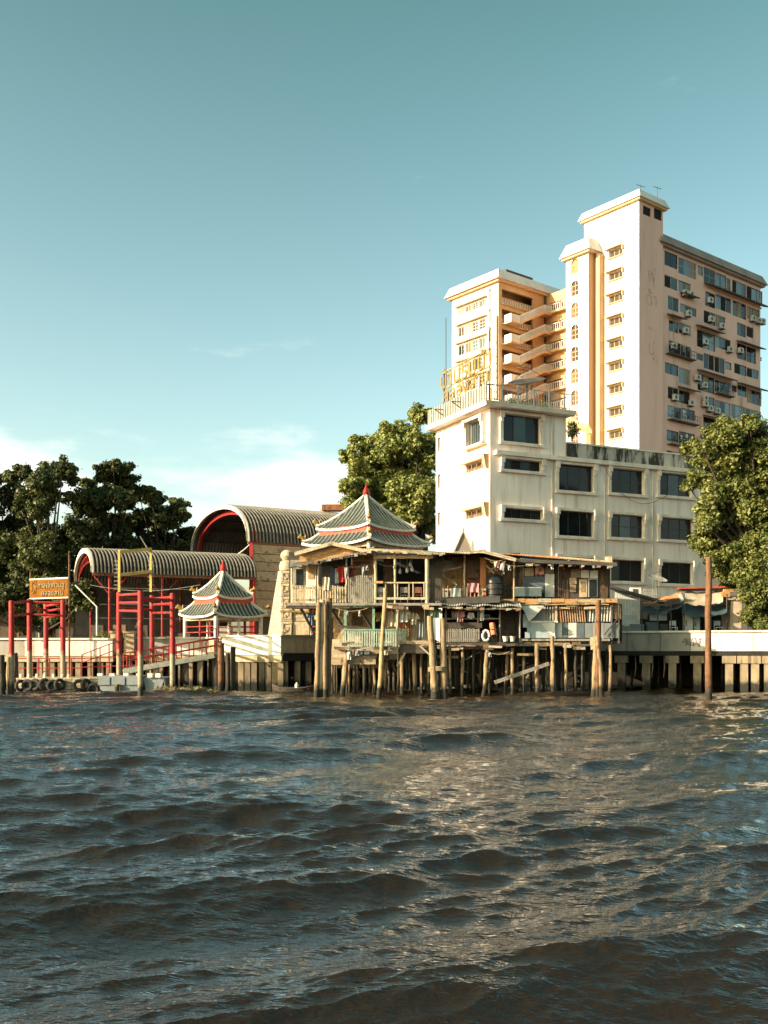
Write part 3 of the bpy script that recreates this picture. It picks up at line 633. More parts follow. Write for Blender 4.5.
a.quad(e1.p(0, z_led + .08), e2.p(0, z_led + .08), e2.p(V1, z_led + .08), e1.p(V1, z_led + .08)); a.build('back_wall', 'white_paint', cor)
a = MB()
a.hexa([FR.p(-.75, z_roof, .75), FR.p(U1 + .3, z_roof, .75), FR.p(U1 + .3, z_roof, -V1 - .3), FR.p(-.75, z_roof, -V1 - .3)], [FR.p(-.85, z_roof + .32, .85), FR.p(U1 + .4, z_roof + .32, .85), FR.p(U1 + .4, z_roof + .32, -V1 - .3), FR.p(-.85, z_roof + .32, -V1 - .3)])
a.build('roof_slab', 'white_trim', cor)
a = MB(); a.pbox(FR, .35, U2, z_led - .22, z_led + .08, .003, .38); a.build('ledge', 'white_trim', cor)
a = MB(); a.pbox(FR, U1 + .003, U2, z_led + .12, z_par, -.16, .05); a.build('parapet', 'mould_wall', cor)
a = MB(); a.pbox(FR, U1 + .003, U2, z_par + .002, z_par + .12, -.22, .11); a.build('parapet_cap', 'white_trim', cor)
for i, u in enumerate((FR.u(551.5), FR.u(604), FR.u(652))):
    a = MB(); a.tube([FR.p(u, G, .06), FR.p(u, (z_roof if i == 0 else z_led - .25), .06)], .05, 6); a.build('downpipe', 'white_trim', cor)
def surround(pl, r, w=.3, o=.14, scroll=True):
    u0, u1, z0, z1 = r; a = MB()
    a.pbox(pl, u0 - w, u0, z0 - .08, z1 + .22, .003, o); a.pbox(pl, u1, u1 + w, z0 - .08, z1 + .22, .003, o)
    a.pbox(pl, u0, u1, z1 + .02, z1 + .22, .003, o + .06); a.pbox(pl, u0 - w - .06, u1 + w + .06, z0 - .26, z0 - .082, .003, o + .1)
    if scroll:
        for s_, uu in ((-1, u0 - w * .5), (1, u1 + w * .5)):
            a.pbox(pl, uu - .16, uu + .16, z1 - .3, z1 + .2, o + .001, o + .16); a.pbox(pl, uu - .11, uu + .11, z1 - .6, z1 - .3, o + .001, o + .08)
    return a.build('window_surround', 'white_trim', cor)
for i, r in enumerate(big):
    surround(FR, r, .26)
    window(FR, r, cor, 3, 2 if i in (3, 5, 6) else 1, .27, .06, 'dark_metal', ('glass', 'glass', 'glass_teal') if i < 7 else ('glass', 'dark_room'), sub=True)
for r in slim: surround(FR, r, .26); window(FR, r, cor, 4, 1, .27, .05, 'dark_metal', ('glass', 'dark_room'), sub=True)
for r in side:
    surround(LF, r, .3, .35); window(LF, r, cor, 3, 1, .2, .05, 'alu', ('glass_pale', 'curtain'))
    a = MB()
    for i in range(7): u = r[0] + (r[1] - r[0]) * (i + .5) / 7; a.pbox(LF, u - .02, u + .02, r[2], r[3], .05, .09)
    a.build('window_bars', 'dark_metal', cor)
for r in sslim:
    window(LF, r, cor, 3, 1, .25, .05, 'soffit', 'wood_brown')
    a = MB(); u0, u1, z0, z1 = r
    a.hexa([LF.p(u0 - .1, z1, .5), LF.p(u1 + .1, z1, .5), LF.p(u1 + .1, z1 + .02, .004), LF.p(u0 - .1, z1 + .02, .004)], [LF.p(u0 - .1, z1 + .1, .5), LF.p(u1 + .1, z1 + .1, .5), LF.p(u1 + .1, z1 + .3, .004), LF.p(u0 - .1, z1 + .3, .004)])
    a.hexa([LF.p(u0 - .45, z0 - .1, .3), LF.p(u0 - .11, z0 - .1, .3), LF.p(u0 - .11, z0 - .1, .004), LF.p(u0 - .45, z0 - .1, .004)], [LF.p(u0 - .45, z1 + .3, .5), LF.p(u0 - .11, z1 + .3, .5), LF.p(u0 - .11, z1 + .3, .004), LF.p(u0 - .45, z1 + .3, .004)])
    a.build('window_hood', 'soffit', cor)
    a = MB()
    for i in range(4): u = u0 + (u1 - u0) * (i + .5) / 4; a.pbox(LF, u - .03, u + .03, z0, z1, .1, .16)
    a.build('window_bars', 'curtain', cor)
for r in vent:
    a = MB()
    for i in range(3): z = r[2] + (r[3] - r[2]) * (i + .3) / 3; a.pbox(LF, r[0], r[1], z, z + .05, -.2, .02)
    a.build('louvre', 'white_trim', cor); a = MB(); a.pbox(LF, r[0], r[1], r[2], r[3], -.27, -.22); a.build('pane', 'wood_brown', cor)
for r in dslot: window(LF, r, cor, 1, 1, .25, .05, 'soffit', 'glass')
# roof railings
a = MB(); zr = z_roof + .33; n = 34
for i in range(n + 1):
    u = -.7 + (U1 + 1.0) * i / n; a.pbox(FR, u - .02, u + .02, zr, zr + 1.15, .62, .66)
    if i % 6 == 0: a.pbox(FR, u - .05, u + .05, zr, zr + 1.35, .59, .69)
a.pbox(FR, -.7, U1 + .3, zr + 1.15, zr + 1.21, .61, .67); a.pbox(FR, -.7, U1 + .3, zr + .12, zr + .16, .61, .67); a.build('roof_railing', 'alu', cor)
a = MB(); n = 46
for i in range(n):
    v = -.6 + (V1 + .7) * i / n; a.pbox(LF, v, v + (V1 + .7) / n * .72, zr, zr + 1.2 + ru(-.04, .04), .62 + (.03 if i % 2 else 0), .68 + (.03 if i % 2 else 0))
a.pbox(LF, -.6, V1 + .1, zr + .9, zr + .98, .55, .61); a.build('roof_fence', 'tin_grey', cor)
# cable sagging across the front
a = MB(); pts = []
for i in range(15):
    t = i / 14; pts.append(FR.p(FR.u(600) + (FR.u(690) - FR.u(600)) * t, FR.z(600, 462) - 2.9 * math.sin(math.pi * t ** .8) - .2 * t, .3))
a.tube(pts, .018, 5); a.build('loose_cable', 'dark_metal', cor, label='thin cable sagging across the front wall')

# rooftop lettering sign
SP = LF.off(.45)
rs = thing('rooftop_sign', 'yellow lettered sign frame along the corner building roof fence', 'sign', SP.p(3, zr, 0))
v0, v1 = SP.u(489.5), SP.u(443.5)
a = MB(); zt0, zb0 = zr + 3.7, zr + 1.2
for z in (zb0, (zb0 + zt0) / 2, zt0): a.beam(SP.p(v0, z), SP.p(v1, z), .09)
for i in range(17): v = v0 + (v1 - v0) * i / 16; a.beam(SP.p(v, zb0), SP.p(v, zt0), .05)
a.build('sign_frame', 'ink_cream', rs)
for i, v in enumerate((v0 + .05, v1)):
    a = MB(); a.beam(SP.p(v, zr, -.06), SP.p(v, zt0 + (1.6 if i == 0 else .3), -.06), .1); a.build('post', 'dark_metal', rs)
a = MB(); a.beam(SP.p(v0 - .55, zr, -.3), SP.p(v0 - .55, zt0 + 2.2, -.3), .12)
for i in range(9): a.beam(SP.p(v0 - .55, zr + .5 * i, -.3), SP.p(v0 + .1, zr + .5 * i + .25, -.3), .05)
a.build('lattice_post', 'dark_metal', rs)
def sl(line, size, zc, nm, k=1.0):
    a = MB(); tot = v1 - v0; mid = (v0 + v1) / 2
    text_mb(a, line, size, lambda x, y, z: SP.p(mid - x * k, zc + y, .07 + z), .06, .008); a.build(nm, 'gold', rs)
sl('บ้านริมน้ำ', 1.75, zr + 2.45, 'lettering', 1.2); sl('คลองสาน', 1.45, zr + 1.35, 'lettering', 1.25)
for v in (v0 + 3.8, v1 - .4):
    a = MB(); a.beam(SP.p(v, zr + .75), SP.p(v, zr + .7, 1.0), .06); a.beam(SP.p(v, zr + .2, .05), SP.p(v, zr + .7, 1.0), .06); a.build('lamp_bracket', 'rust_metal', rs)
# mesh satellite dish on the terrace
def dish(loc, R, tilt, az, label, m='dark_metal', mast=1.0, name='satellite_dish', depth=.22):
    t = thing(name, label, 'satellite dish', loc); rot = Matrix.Rotation(az, 3, 'Z') @ Matrix.Rotation(tilt, 3, 'X')
    c = Vector(loc) + Vector((0, 0, mast)); a = MB(); g = []
    for i in range(6):
        r = R * i / 5; g.append([c + rot @ Vector((r * math.cos(k * math.pi / 10), r * math.sin(k * math.pi / 10), depth * R * (r / R) ** 2)) for k in range(21)])
    a.sheet(g, .015); a.build('reflector', m, t)
    a = MB(); a.tube([Vector(loc), c], .05, 8); a.build('mast', 'dark_metal', t)
    a = MB(); f = c + rot @ Vector((0, 0, R * .95)); 
    for k in range(3): an = k * 2.09 + .4; a.tube([c + rot @ Vector((R * .95 * math.cos(an), R * .95 * math.sin(an), depth * R)), f], .018, 5)
    a.tube([f, f + rot @ Vector((0, 0, -.12))], .06, 8); a.build('feed_arm', 'dark_metal', t)
    return t
dish(P(527, 405, 76.5), 1.45, math.radians(22), math.radians(-20), 'big dark mesh satellite dish on the corner building terrace', mast=1.55)
dish(P(657, 594, 71.8), .72, math.radians(25), math.radians(30), 'grey satellite dish below the lowest windows of the corner building', 'tin_grey', 1.0)

# ------------------------------------------------------------------ trees
def leaves(name, blobs, n, size, m, parent, seed, clump=9, stuff=False, flat=.5):
    rng = np.random.default_rng(seed)
    B = np.array([[b[0], b[1], b[2], b[3]] for b in blobs]); w = B[:, 3] ** 2; w /= w.sum()
    # sub-clumps on the blobs, leaves round the sub-clumps: gives lit and dark tufts
    K = len(blobs) * clump * 2; bi = rng.choice(len(B), K, p=w)
    d = rng.normal(size=(K, 3)); d /= np.linalg.norm(d, axis=1)[:, None]; d[:, 2] = d[:, 2] * .85 + .1
    cc = B[bi, :3] + d * (B[bi, 3] * rng.uniform(.15, 1.05, K) ** .6)[:, None]; cr = np.maximum(B[bi, 3] * rng.uniform(.2, .5, K), .35)
    ci = rng.integers(0, K, n); dd = rng.normal(size=(n, 3)); dd /= np.linalg.norm(dd, axis=1)[:, None]
    loose = np.where(rng.uniform(0, 1, n) < .14, rng.uniform(1.0, 1.7, n), 1.0)
    pos = cc[ci] + dd * (cr[ci] * loose * rng.uniform(.15, 1.0, n) ** .5)[:, None] * np.array([1.1, 1.1, .8])
    nr = dd * .9 + np.array([0, 0, .55]) + rng.normal(size=(n, 3)) * .55; nr /= np.linalg.norm(nr, axis=1)[:, None]
    t = np.cross(nr, rng.normal(size=(n, 3))); t /= np.linalg.norm(t, axis=1)[:, None]; b = np.cross(nr, t)
    L = size * .92 * rng.uniform(.6, 1.35, n)[:, None]; wd = L * rng.uniform(.45, .75, n)[:, None]
    v = np.stack([pos - t * L * .5, pos + b * wd * .5 + nr * L * .08, pos + t * L * .5 - nr * L * .1, pos - b * wd * .5 + nr * L * .08], 1).reshape(-1, 3)
    r = parent
    while r.parent is not None: r = r.parent
    v -= np.array(r.location)
    me = bpy.data.meshes.new(name); me.vertices.add(len(v)); me.vertices.foreach_set('co', v.ravel().astype(np.float32))
    me.loops.add(4 * n); me.loops.foreach_set('vertex_index', np.arange(4 * n, dtype=np.int32)); me.polygons.add(n)
    me.polygons.foreach_set('loop_start', np.arange(0, 4 * n, 4, dtype=np.int32)); me.update(calc_edges=True)
    at = me.attributes.new('shade', 'FLOAT', 'FACE'); tone = rng.uniform(0, 1, K)
    at.data.foreach_set('value', np.clip(tone[ci] * .6 + rng.uniform(0, .4, n), 0, 1).astype(np.float32))
    me.materials.append(MAT[m]); o = bpy.data.objects.new(name, me); COL.objects.link(o); o.parent = parent
    if stuff: o['kind'] = 'stuff'
    return o
def tree(name, label, px, Y, base_x, n, size, m, seed, group=None, trunk_r=.35, depth=3.0, ground=G, clump=9):
    rs_ = random.Random(seed); blobs = []; n = int(n * 1.6)
    for x, y, r in px:
        yy = Y + rs_.uniform(-depth, depth); q = P(x, y, Y); q.y = yy; r *= 1.02 if m == 'leaf_dark' else 1.13; blobs.append((q.x, q.y, q.z, r * Y / F))
        if r > 9: blobs.append((q.x + rs_.uniform(-.5, .5) * r * Y / F, yy + r * Y / F * rs_.uniform(.6, 1.4), q.z + rs_.uniform(-.3, .3), r * Y / F * .85))
    bx = XY(base_x, Y); t = thing(name, label, 'tree', (bx, Y, ground), group)
    top = max(b[2] for b in blobs); mid = Vector((bx + .3, Y, ground + (top - ground) * .42)); a = MB()
    a.tube([(bx, Y, ground), (bx + .12, Y, ground + (mid.z - ground) * .5), mid], [trunk_r, trunk_r * .8, trunk_r * .65], 10); a.build('trunk', 'bark', t, True)
    for b in blobs[::2]:
        e = Vector(b[:3]); k = mid.lerp(e, .5) + Vector((rs_.uniform(-.4, .4), rs_.uniform(-.4, .4), -.4)); a = MB()
        a.tube([mid - Vector((0, 0, .3)), k, e], [trunk_r * .42, trunk_r * .25, trunk_r * .08], 6); a.build('limb', 'bark', t, True)
    leaves('crown', blobs, n, size, m, t, seed, clump)
    return t
GT = 'trees behind the pier'
tree('shade_tree', 'dark tree at the far left edge, cut off by the picture', [(-2, 482, 16), (6, 500, 18), (-14, 515, 24), (14, 525, 17), (-5, 545, 24), (18, 555, 18), (0, 575, 20), (-25, 560, 26)], 90, -6, 26000, .36, 'leaf_dark', 1, GT)
tree('shade_tree', 'tallest dark tree behind the orange sign', [(50, 461, 10), (40, 468, 10), (60, 472, 12), (25, 474, 10), (32, 488, 13), (56, 490, 15), (16, 478, 7), (70, 500, 14), (45, 510, 17), (58, 532, 19), (35, 538, 18), (78, 528, 15), (50, 556, 20), (28, 566, 18), (75, 556, 16), (60, 582, 18), (35, 590, 18)], 86, 48, 40000, .34, 'leaf_dark', 2, GT)
tree('shade_tree', 'dark tree with a leaning tip behind the small vaulted roof', [(118, 468, 8), (129, 467, 6), (124, 473, 8), (112, 474, 8), (126, 481, 9), (108, 476, 9), (98, 489, 11), (84, 482, 8), (118, 488, 12), (104, 504, 14), (128, 505, 11), (90, 515, 14), (115, 524, 15), (98, 540, 16), (122, 545, 13), (85, 548, 12), (110, 565, 15)], 92, 105, 32000, .35, 'leaf_dark', 3, GT)
tree('shade_tree', 'broad dark tree beside the tall vaulted roof', [(143, 497, 9), (158, 500, 11), (174, 505, 11), (186, 516, 9), (150, 515, 13), (170, 522, 13), (184, 534, 11), (138, 522, 11), (155, 538, 15), (176, 545, 13), (140, 545, 14), (190, 549, 7), (160, 562, 15)], 96, 160, 30000, .36, 'leaf_dark', 4, GT)
tree('shade_tree', 'low dark tree under the tall trees by the pier', [(5, 600, 18), (28, 606, 16), (52, 604, 17), (75, 600, 16), (95, 600, 14), (15, 620, 14), (45, 622, 14), (-14, 612, 18)], 84, 40, 26000, .3, 'leaf_dark', 5, GT, trunk_r=.25)
tree('broad_tree', 'sunlit spreading tree between the pavilion roof and the corner building', [(403, 430, 13), (420, 425, 11), (386, 436, 11), (370, 442, 10), (356, 449, 8), (430, 436, 10), (346, 456, 4), (395, 449, 13), (415, 452, 14), (378, 470, 13), (396, 472, 15), (418, 474, 14), (362, 482, 11), (350, 492, 8), (376, 492, 13), (398, 496, 15), (420, 500, 14), (434, 490, 10), (360, 503, 10), (384, 512, 13), (408, 518, 14), (430, 520, 12), (438, 535, 8), (348, 508, 5), (405, 440, 14), (388, 455, 14), (408, 486, 15), (428, 462, 13), (372, 458, 9), (394, 484, 14), (372, 500, 12), (420, 512, 13), (352, 453, 8), (345, 458, 4), (358, 470, 9), (350, 483, 8), (346, 499, 6), (364, 492, 11), (356, 512, 7)], 87, 405, 72000, .33, 'leaf_mid', 6)
tree('riverside_tree', 'big olive leaved tree rising beside the corner building', [(714, 428, 9), (727, 424, 8), (742, 428, 9), (757, 430, 10), (768, 440, 11), (704, 440, 9), (697, 452, 7), (721, 442, 13), (740, 447, 14), (760, 458, 15), (706, 460, 11), (726, 466, 15), (748, 474, 15), (768, 480, 15), (698, 476, 9), (712, 484, 12), (735, 494, 15), (758, 500, 16), (722, 508, 12), (742, 520, 14), (765, 524, 16), (706, 505, 9), (705, 524, 10), (702, 545, 9), (716, 535, 9), (735, 540, 11), (708, 562, 8), (717, 556, 7), (700, 528, 7), (785, 500, 24), (792, 460, 20), (815, 480, 22), (805, 520, 22), (835, 500, 18), (800, 550, 18), (790, 580, 14), (745, 535, 15), (760, 542, 13), (735, 555, 11), (750, 557, 13), (740, 515, 15), (757, 520, 14), (728, 540, 11), (766, 558, 13), (738, 570, 10), (726, 525, 12), (718, 545, 10), (730, 555, 10), (724, 572, 9), (735, 580, 8), (712, 495, 11), (720, 520, 11)], 66.5, 752, 62000, .27, 'leaf_warm', 7, trunk_r=.4, depth=1.6, clump=12)
tree('creeper_bush', 'dense leafy bush hanging over the quay below the olive tree', [(750, 545, 11), (764, 548, 11), (742, 560, 10), (757, 565, 12), (770, 570, 12), (748, 580, 10), (762, 588, 11), (752, 600, 9), (765, 608, 10), (757, 618, 8), (768, 624, 8), (744, 596, 6), (740, 570, 7), (782, 600, 14)], 65.2, 768, 34000, .22, 'leaf_warm', 8, trunk_r=.12, depth=.9, ground=3.3, clump=11)
def bush(name, label, px, Y, n, size, m, seed, ground, cat='plant', group=None):
    c = P(px[0][0], px[0][1], Y); t = thing(name, label, cat, (c.x, Y, ground), group)
    bl = [(XY(x, Y), Y + ru(-.2, .2), ZY(y, Y), r * Y / F) for x, y, r in px]
    a = MB()
    for b in bl: a.tube([(c.x, Y, ground), b[:3]], [.05, .015], 5)
    a.build('stem', 'bark', t); leaves('foliage', bl, n, size, m, t, seed, 8)
    return t
bush('shrub', 'small spiky shrub on the white quay wall behind the first red gate', [(49, 641, 3.5), (53, 644, 3), (46, 645, 2.5)], 69.5, 500, .16, 'leaf_warm', 20, 3.1)
bush('shrub', 'low leafy shrub on the quay wall left of the second red gate', [(100, 638, 3.5), (105, 636, 3), (95, 641, 3), (109, 639, 2.5)], 69.5, 900, .16, 'leaf_warm', 21, 3.1)
bush('shrub', 'small shrub above the grey quay wall beneath the orange sign', [(32, 643, 3), (36, 645, 2.5), (28, 644, 2)], 69.6, 400, .15, 'leaf_mid', 22, 3.1)
bush('roof_shrub', 'dark shrub growing on the lower roof of the corner building', [(572, 426, 4), (574, 431, 4), (570, 434, 3)], 80, 900, .18, 'leaf_dark', 23, ZY(441, 80))
for i, (x, w) in enumerate(((509, 'first'), (521, 'second'), (533, 'third'), (545, 'fourth'))):
    YY = 75.2 + .35 * i; zb = ZY(407.5 + i * 1.0, YY) + .02
    t = thing('potted_plant', f'{w} potted plant from the corner along the roof terrace railing', 'plant', (XY(x, YY), YY, z_roof + .33), 'potted plants on the roof terrace')
    a = MB(); a.lathe((XY(x, YY), YY, z_roof + .325), [(.16, 0), (.22, .35), (.24, .36), (.2, .36)], 10); a.build('pot', 'rust_metal', t, True)
    leaves('foliage', [(XY(x, YY) + ru(-.1, .1), YY, z_roof + .33 + .65 + .2 * k, .28) for k in range(2)], 420, .17, random.choice(('leaf_warm', 'leaf_mid')), t, 30 + i, 6)

# dark open shed under the trees behind the pier
t = thing('long_shed', 'long dark open shed in the shade under the trees behind the pier', 'shed', (XY(20, 97), 97, G)); Y = 97.0
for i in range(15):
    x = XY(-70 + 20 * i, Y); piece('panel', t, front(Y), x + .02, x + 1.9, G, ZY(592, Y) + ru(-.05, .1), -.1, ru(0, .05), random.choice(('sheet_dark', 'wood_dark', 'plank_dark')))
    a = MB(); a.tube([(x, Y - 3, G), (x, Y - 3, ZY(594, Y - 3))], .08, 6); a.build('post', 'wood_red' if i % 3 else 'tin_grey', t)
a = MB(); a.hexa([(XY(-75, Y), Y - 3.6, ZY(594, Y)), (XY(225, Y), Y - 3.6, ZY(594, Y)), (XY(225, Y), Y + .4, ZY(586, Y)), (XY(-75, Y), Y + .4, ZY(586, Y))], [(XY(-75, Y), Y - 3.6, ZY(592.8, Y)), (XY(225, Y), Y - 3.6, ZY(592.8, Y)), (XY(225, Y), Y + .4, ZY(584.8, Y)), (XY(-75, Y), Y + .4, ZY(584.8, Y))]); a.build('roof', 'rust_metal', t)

# ------------------------------------------------------------------ vaulted halls
def vault(name, label, near0, far0, axis, length, z_eave, rise, ribs, cat='hall'):
    """barrel roof of ribbed sheet: near0 / far0 are the plan points of the open end's two eaves"""
    n0, f0, ax = Vector((*near0, 0)), Vector((*far0, 0)), Vector((*unit(*axis), 0))
    t = thing(name, label, cat, (near0[0], near0[1], G)); K = 18; J = ribs * 4
    def pt(s_, q, lift=0.0):
        an = math.pi * q; c = n0.lerp(f0, .5 - .5 * math.cos(an)) + ax * s_; c.z = z_eave + (rise + lift) * math.sin(an) ** .85; return c
    prof = (0, .2, .2, 0); a = MB(); g = []
    for i in range(K + 1): g.append([pt(length * j / J, i / K, prof[j % 4]) + (n0 - f0).normalized() * prof[j % 4] * (1 if i < K / 2 else -1) * abs(math.cos(math.pi * i / K)) for j in range(J + 1)])
    a.sheet(g, .05); o = a.build('roof_sheet', 'vault_metal', t); o.data.materials.append(MAT['vault_rib_shade'])
    o.data.polygons.foreach_set('material_index', [1 if (f < K * J and (f % J) % 4 in (2, 3)) else 0 for f in range(len(o.data.polygons))])  # groove floors and falling rib sides coloured dark as their shade
    a = MB(); g = [[pt(-.12, i / K, .16), pt(.1, i / K, .16)] for i in range(K + 1)]; g2 = [[pt(-.12, i / K, -.22), pt(.1, i / K, -.22)] for i in range(K + 1)]
    for i in range(K): a.hexa([g[i][0], g[i][1], g2[i][1], g2[i][0]], [g[i + 1][0], g[i + 1][1], g2[i + 1][1], g2[i + 1][0]])
    a.build('arch_trim', 'ridge_white', t)
    a = MB(); a.beam(pt(0, 0) + Vector((0, 0, -.14)), pt(length, 0) + Vector((0, 0, -.14)), .14, .2); a.build('eave_beam', 'wood_red', t)
    return t, pt, ax
t, pt, ax = vault('vaulted_walkway', 'long low barrel roof of ribbed metal on red steel frames beside the pier', (-21.0, 72.0), (-25.3, 82.0), (.92, .39), 12.2, ZY(572, 72), 2.0, 46)
for s_ in (1.2, 5.0, 8.6, 12.0):
    for q in (0, 1):
        e = pt(s_, q); a = MB(); a.tube([(e.x, e.y, G), e], .09, 8); a.build('column', 'red_paint', t)
for s_ in (.3, 3.9, 7.5, 11.1):
    a = MB(); pts = [pt(s_, i / 12, -.35) for i in range(13)]; a.tube(pts, .06, 6); p2 = [pt(s_, i / 12, -.9 if 0 < i < 12 else -.35) for i in range(13)]; a.tube(p2, .05, 6)
    for i in range(12): a.beam(pts[i], p2[i + 1], .04)
    a.build('arch_truss', 'red_paint', t)
a = MB()
for s_ in (1.2, 5.0, 8.6, 11.0):
    e = pt(s_, 0); a.beam(e + Vector((0, 0, -1.6)), e + ax * 1.2 + Vector((0, .4, -.25)), .07); a.beam(e + Vector((0, 0, -1.6)), e - ax * 1.2 + Vector((0, .4, -.25)), .07)
a.build('bracing', 'red_paint', t)
a = MB()
for z in (-1.1, -2.3, -3.3): a.beam(pt(.5, 0) + Vector((0, .1, z)), pt(12, 0) + Vector((0, .1, z)), .045)
a.build('cross_rail', 'tin_grey', t)
a = MB(); a.beam(P(75, 585, 73), P(97, 607, 73), .09); a.tube([P(97, 607, 73), P(97, 640, 73)], .07, 6); a.build('drain_pipe', 'ridge_white', t)
a = MB()
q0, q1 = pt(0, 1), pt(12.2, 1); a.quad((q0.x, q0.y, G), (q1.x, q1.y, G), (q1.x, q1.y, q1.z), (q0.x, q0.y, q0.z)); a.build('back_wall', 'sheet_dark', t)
for k in range(7):
    s_ = 1.2 + 1.7 * k; e = pt(s_, .55); a = MB(); a.box(e.x - .5, e.x + .5, e.y - .3, e.y + .3, G, G + ru(1.0, 2.2)); a.build('stall_counter', random.choice(('wood_dark', 'wood_brown', 'quay_grey', 'wood_red')), t)
t, pt, ax = vault('vaulted_hall', 'tall barrel roofed hall with a red arch inside its open end', (-10.9, 80.0), (-17.7, 92.0), (.87, .49), 17, ZY(541, 80), 3.5, 56)
for s_ in (.7, 8.0, 15.5):
    a = MB(); pts = [pt(s_, i / 16, -.5) for i in range(17)]
    for i in range(16):
        a.beam(pts[i], pts[i + 1], .28, .3)
    a.build('arch_rib', 'red_paint', t)
for s_, q in ((.3, 0), (.3, 1), (8, 0), (16, 0), (8, 1)):
    e = pt(s_, q); a = MB(); a.beam((e.x, e.y, G), e + Vector((0, 0, -.02)), .28); a.build('column', 'red_paint', t)
a = MB()
for i in range(1, 9):
    a.beam(pt(.3, i / 9, -.25), pt(17, i / 9, -.25), .1)
a.build('purlin', 'dark_metal', t)
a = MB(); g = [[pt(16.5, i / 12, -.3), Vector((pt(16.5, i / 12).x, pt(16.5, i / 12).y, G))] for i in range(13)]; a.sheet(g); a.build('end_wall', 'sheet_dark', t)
q0, q1 = pt(.2, 0), pt(16.5, 0); sp_ = Plane((q0.x, q0.y), unit(q1.x - q0.x, q1.y - q0.y), (unit(q1.x - q0.x, q1.y - q0.y)[1], -unit(q1.x - q0.x, q1.y - q0.y)[0]))
zz = ZY(543, 80) - .1
k = 0
while zz > 5.5:
    h = ru(.62, .8); u = .2
    while u < 8.5:
        l = ru(2.2, 4.2); piece('plank', t, sp_, u, min(u + l, 8.6) - .03, zz - h + .05, zz, -.08 + ru(-.02, .02), .02 + ru(0, .05), random.choice(('plank_tan', 'plank_pale', 'plank_tan')), ru(-.006, .006)); u += l
    zz -= h; k += 1
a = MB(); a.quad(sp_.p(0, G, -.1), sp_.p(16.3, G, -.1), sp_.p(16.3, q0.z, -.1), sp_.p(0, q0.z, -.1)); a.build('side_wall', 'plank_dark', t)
a = MB(); pts = [P(232 + 20 * i / 8, 556 - 14 * (i / 8) ** 1.6, 80.5) for i in range(9)]; a.tube(pts, .05, 6); a.build('hanging_hose', 'ridge_white', t)
# flat roofed hall edge between the vault and the pavilion
a = MB(); a.beam(P(322, 508, 88), P(345, 508, 88), .8, .5); 
t = thing('far_roof', 'brown roof edge peeping out above the tall barrel roof', 'roof', P(332, 520, 88)); a.build('fascia', 'wood_red', t)
a = MB(); a.hexa([P(318, 512, 88), P(346, 512, 88), P(346, 512, 94), P(318, 512, 94)], [P(326, 504, 88), P(346, 503, 88), P(346, 503, 94), P(326, 504, 94)]); a.build('roof_sheet', 'soffit', t)

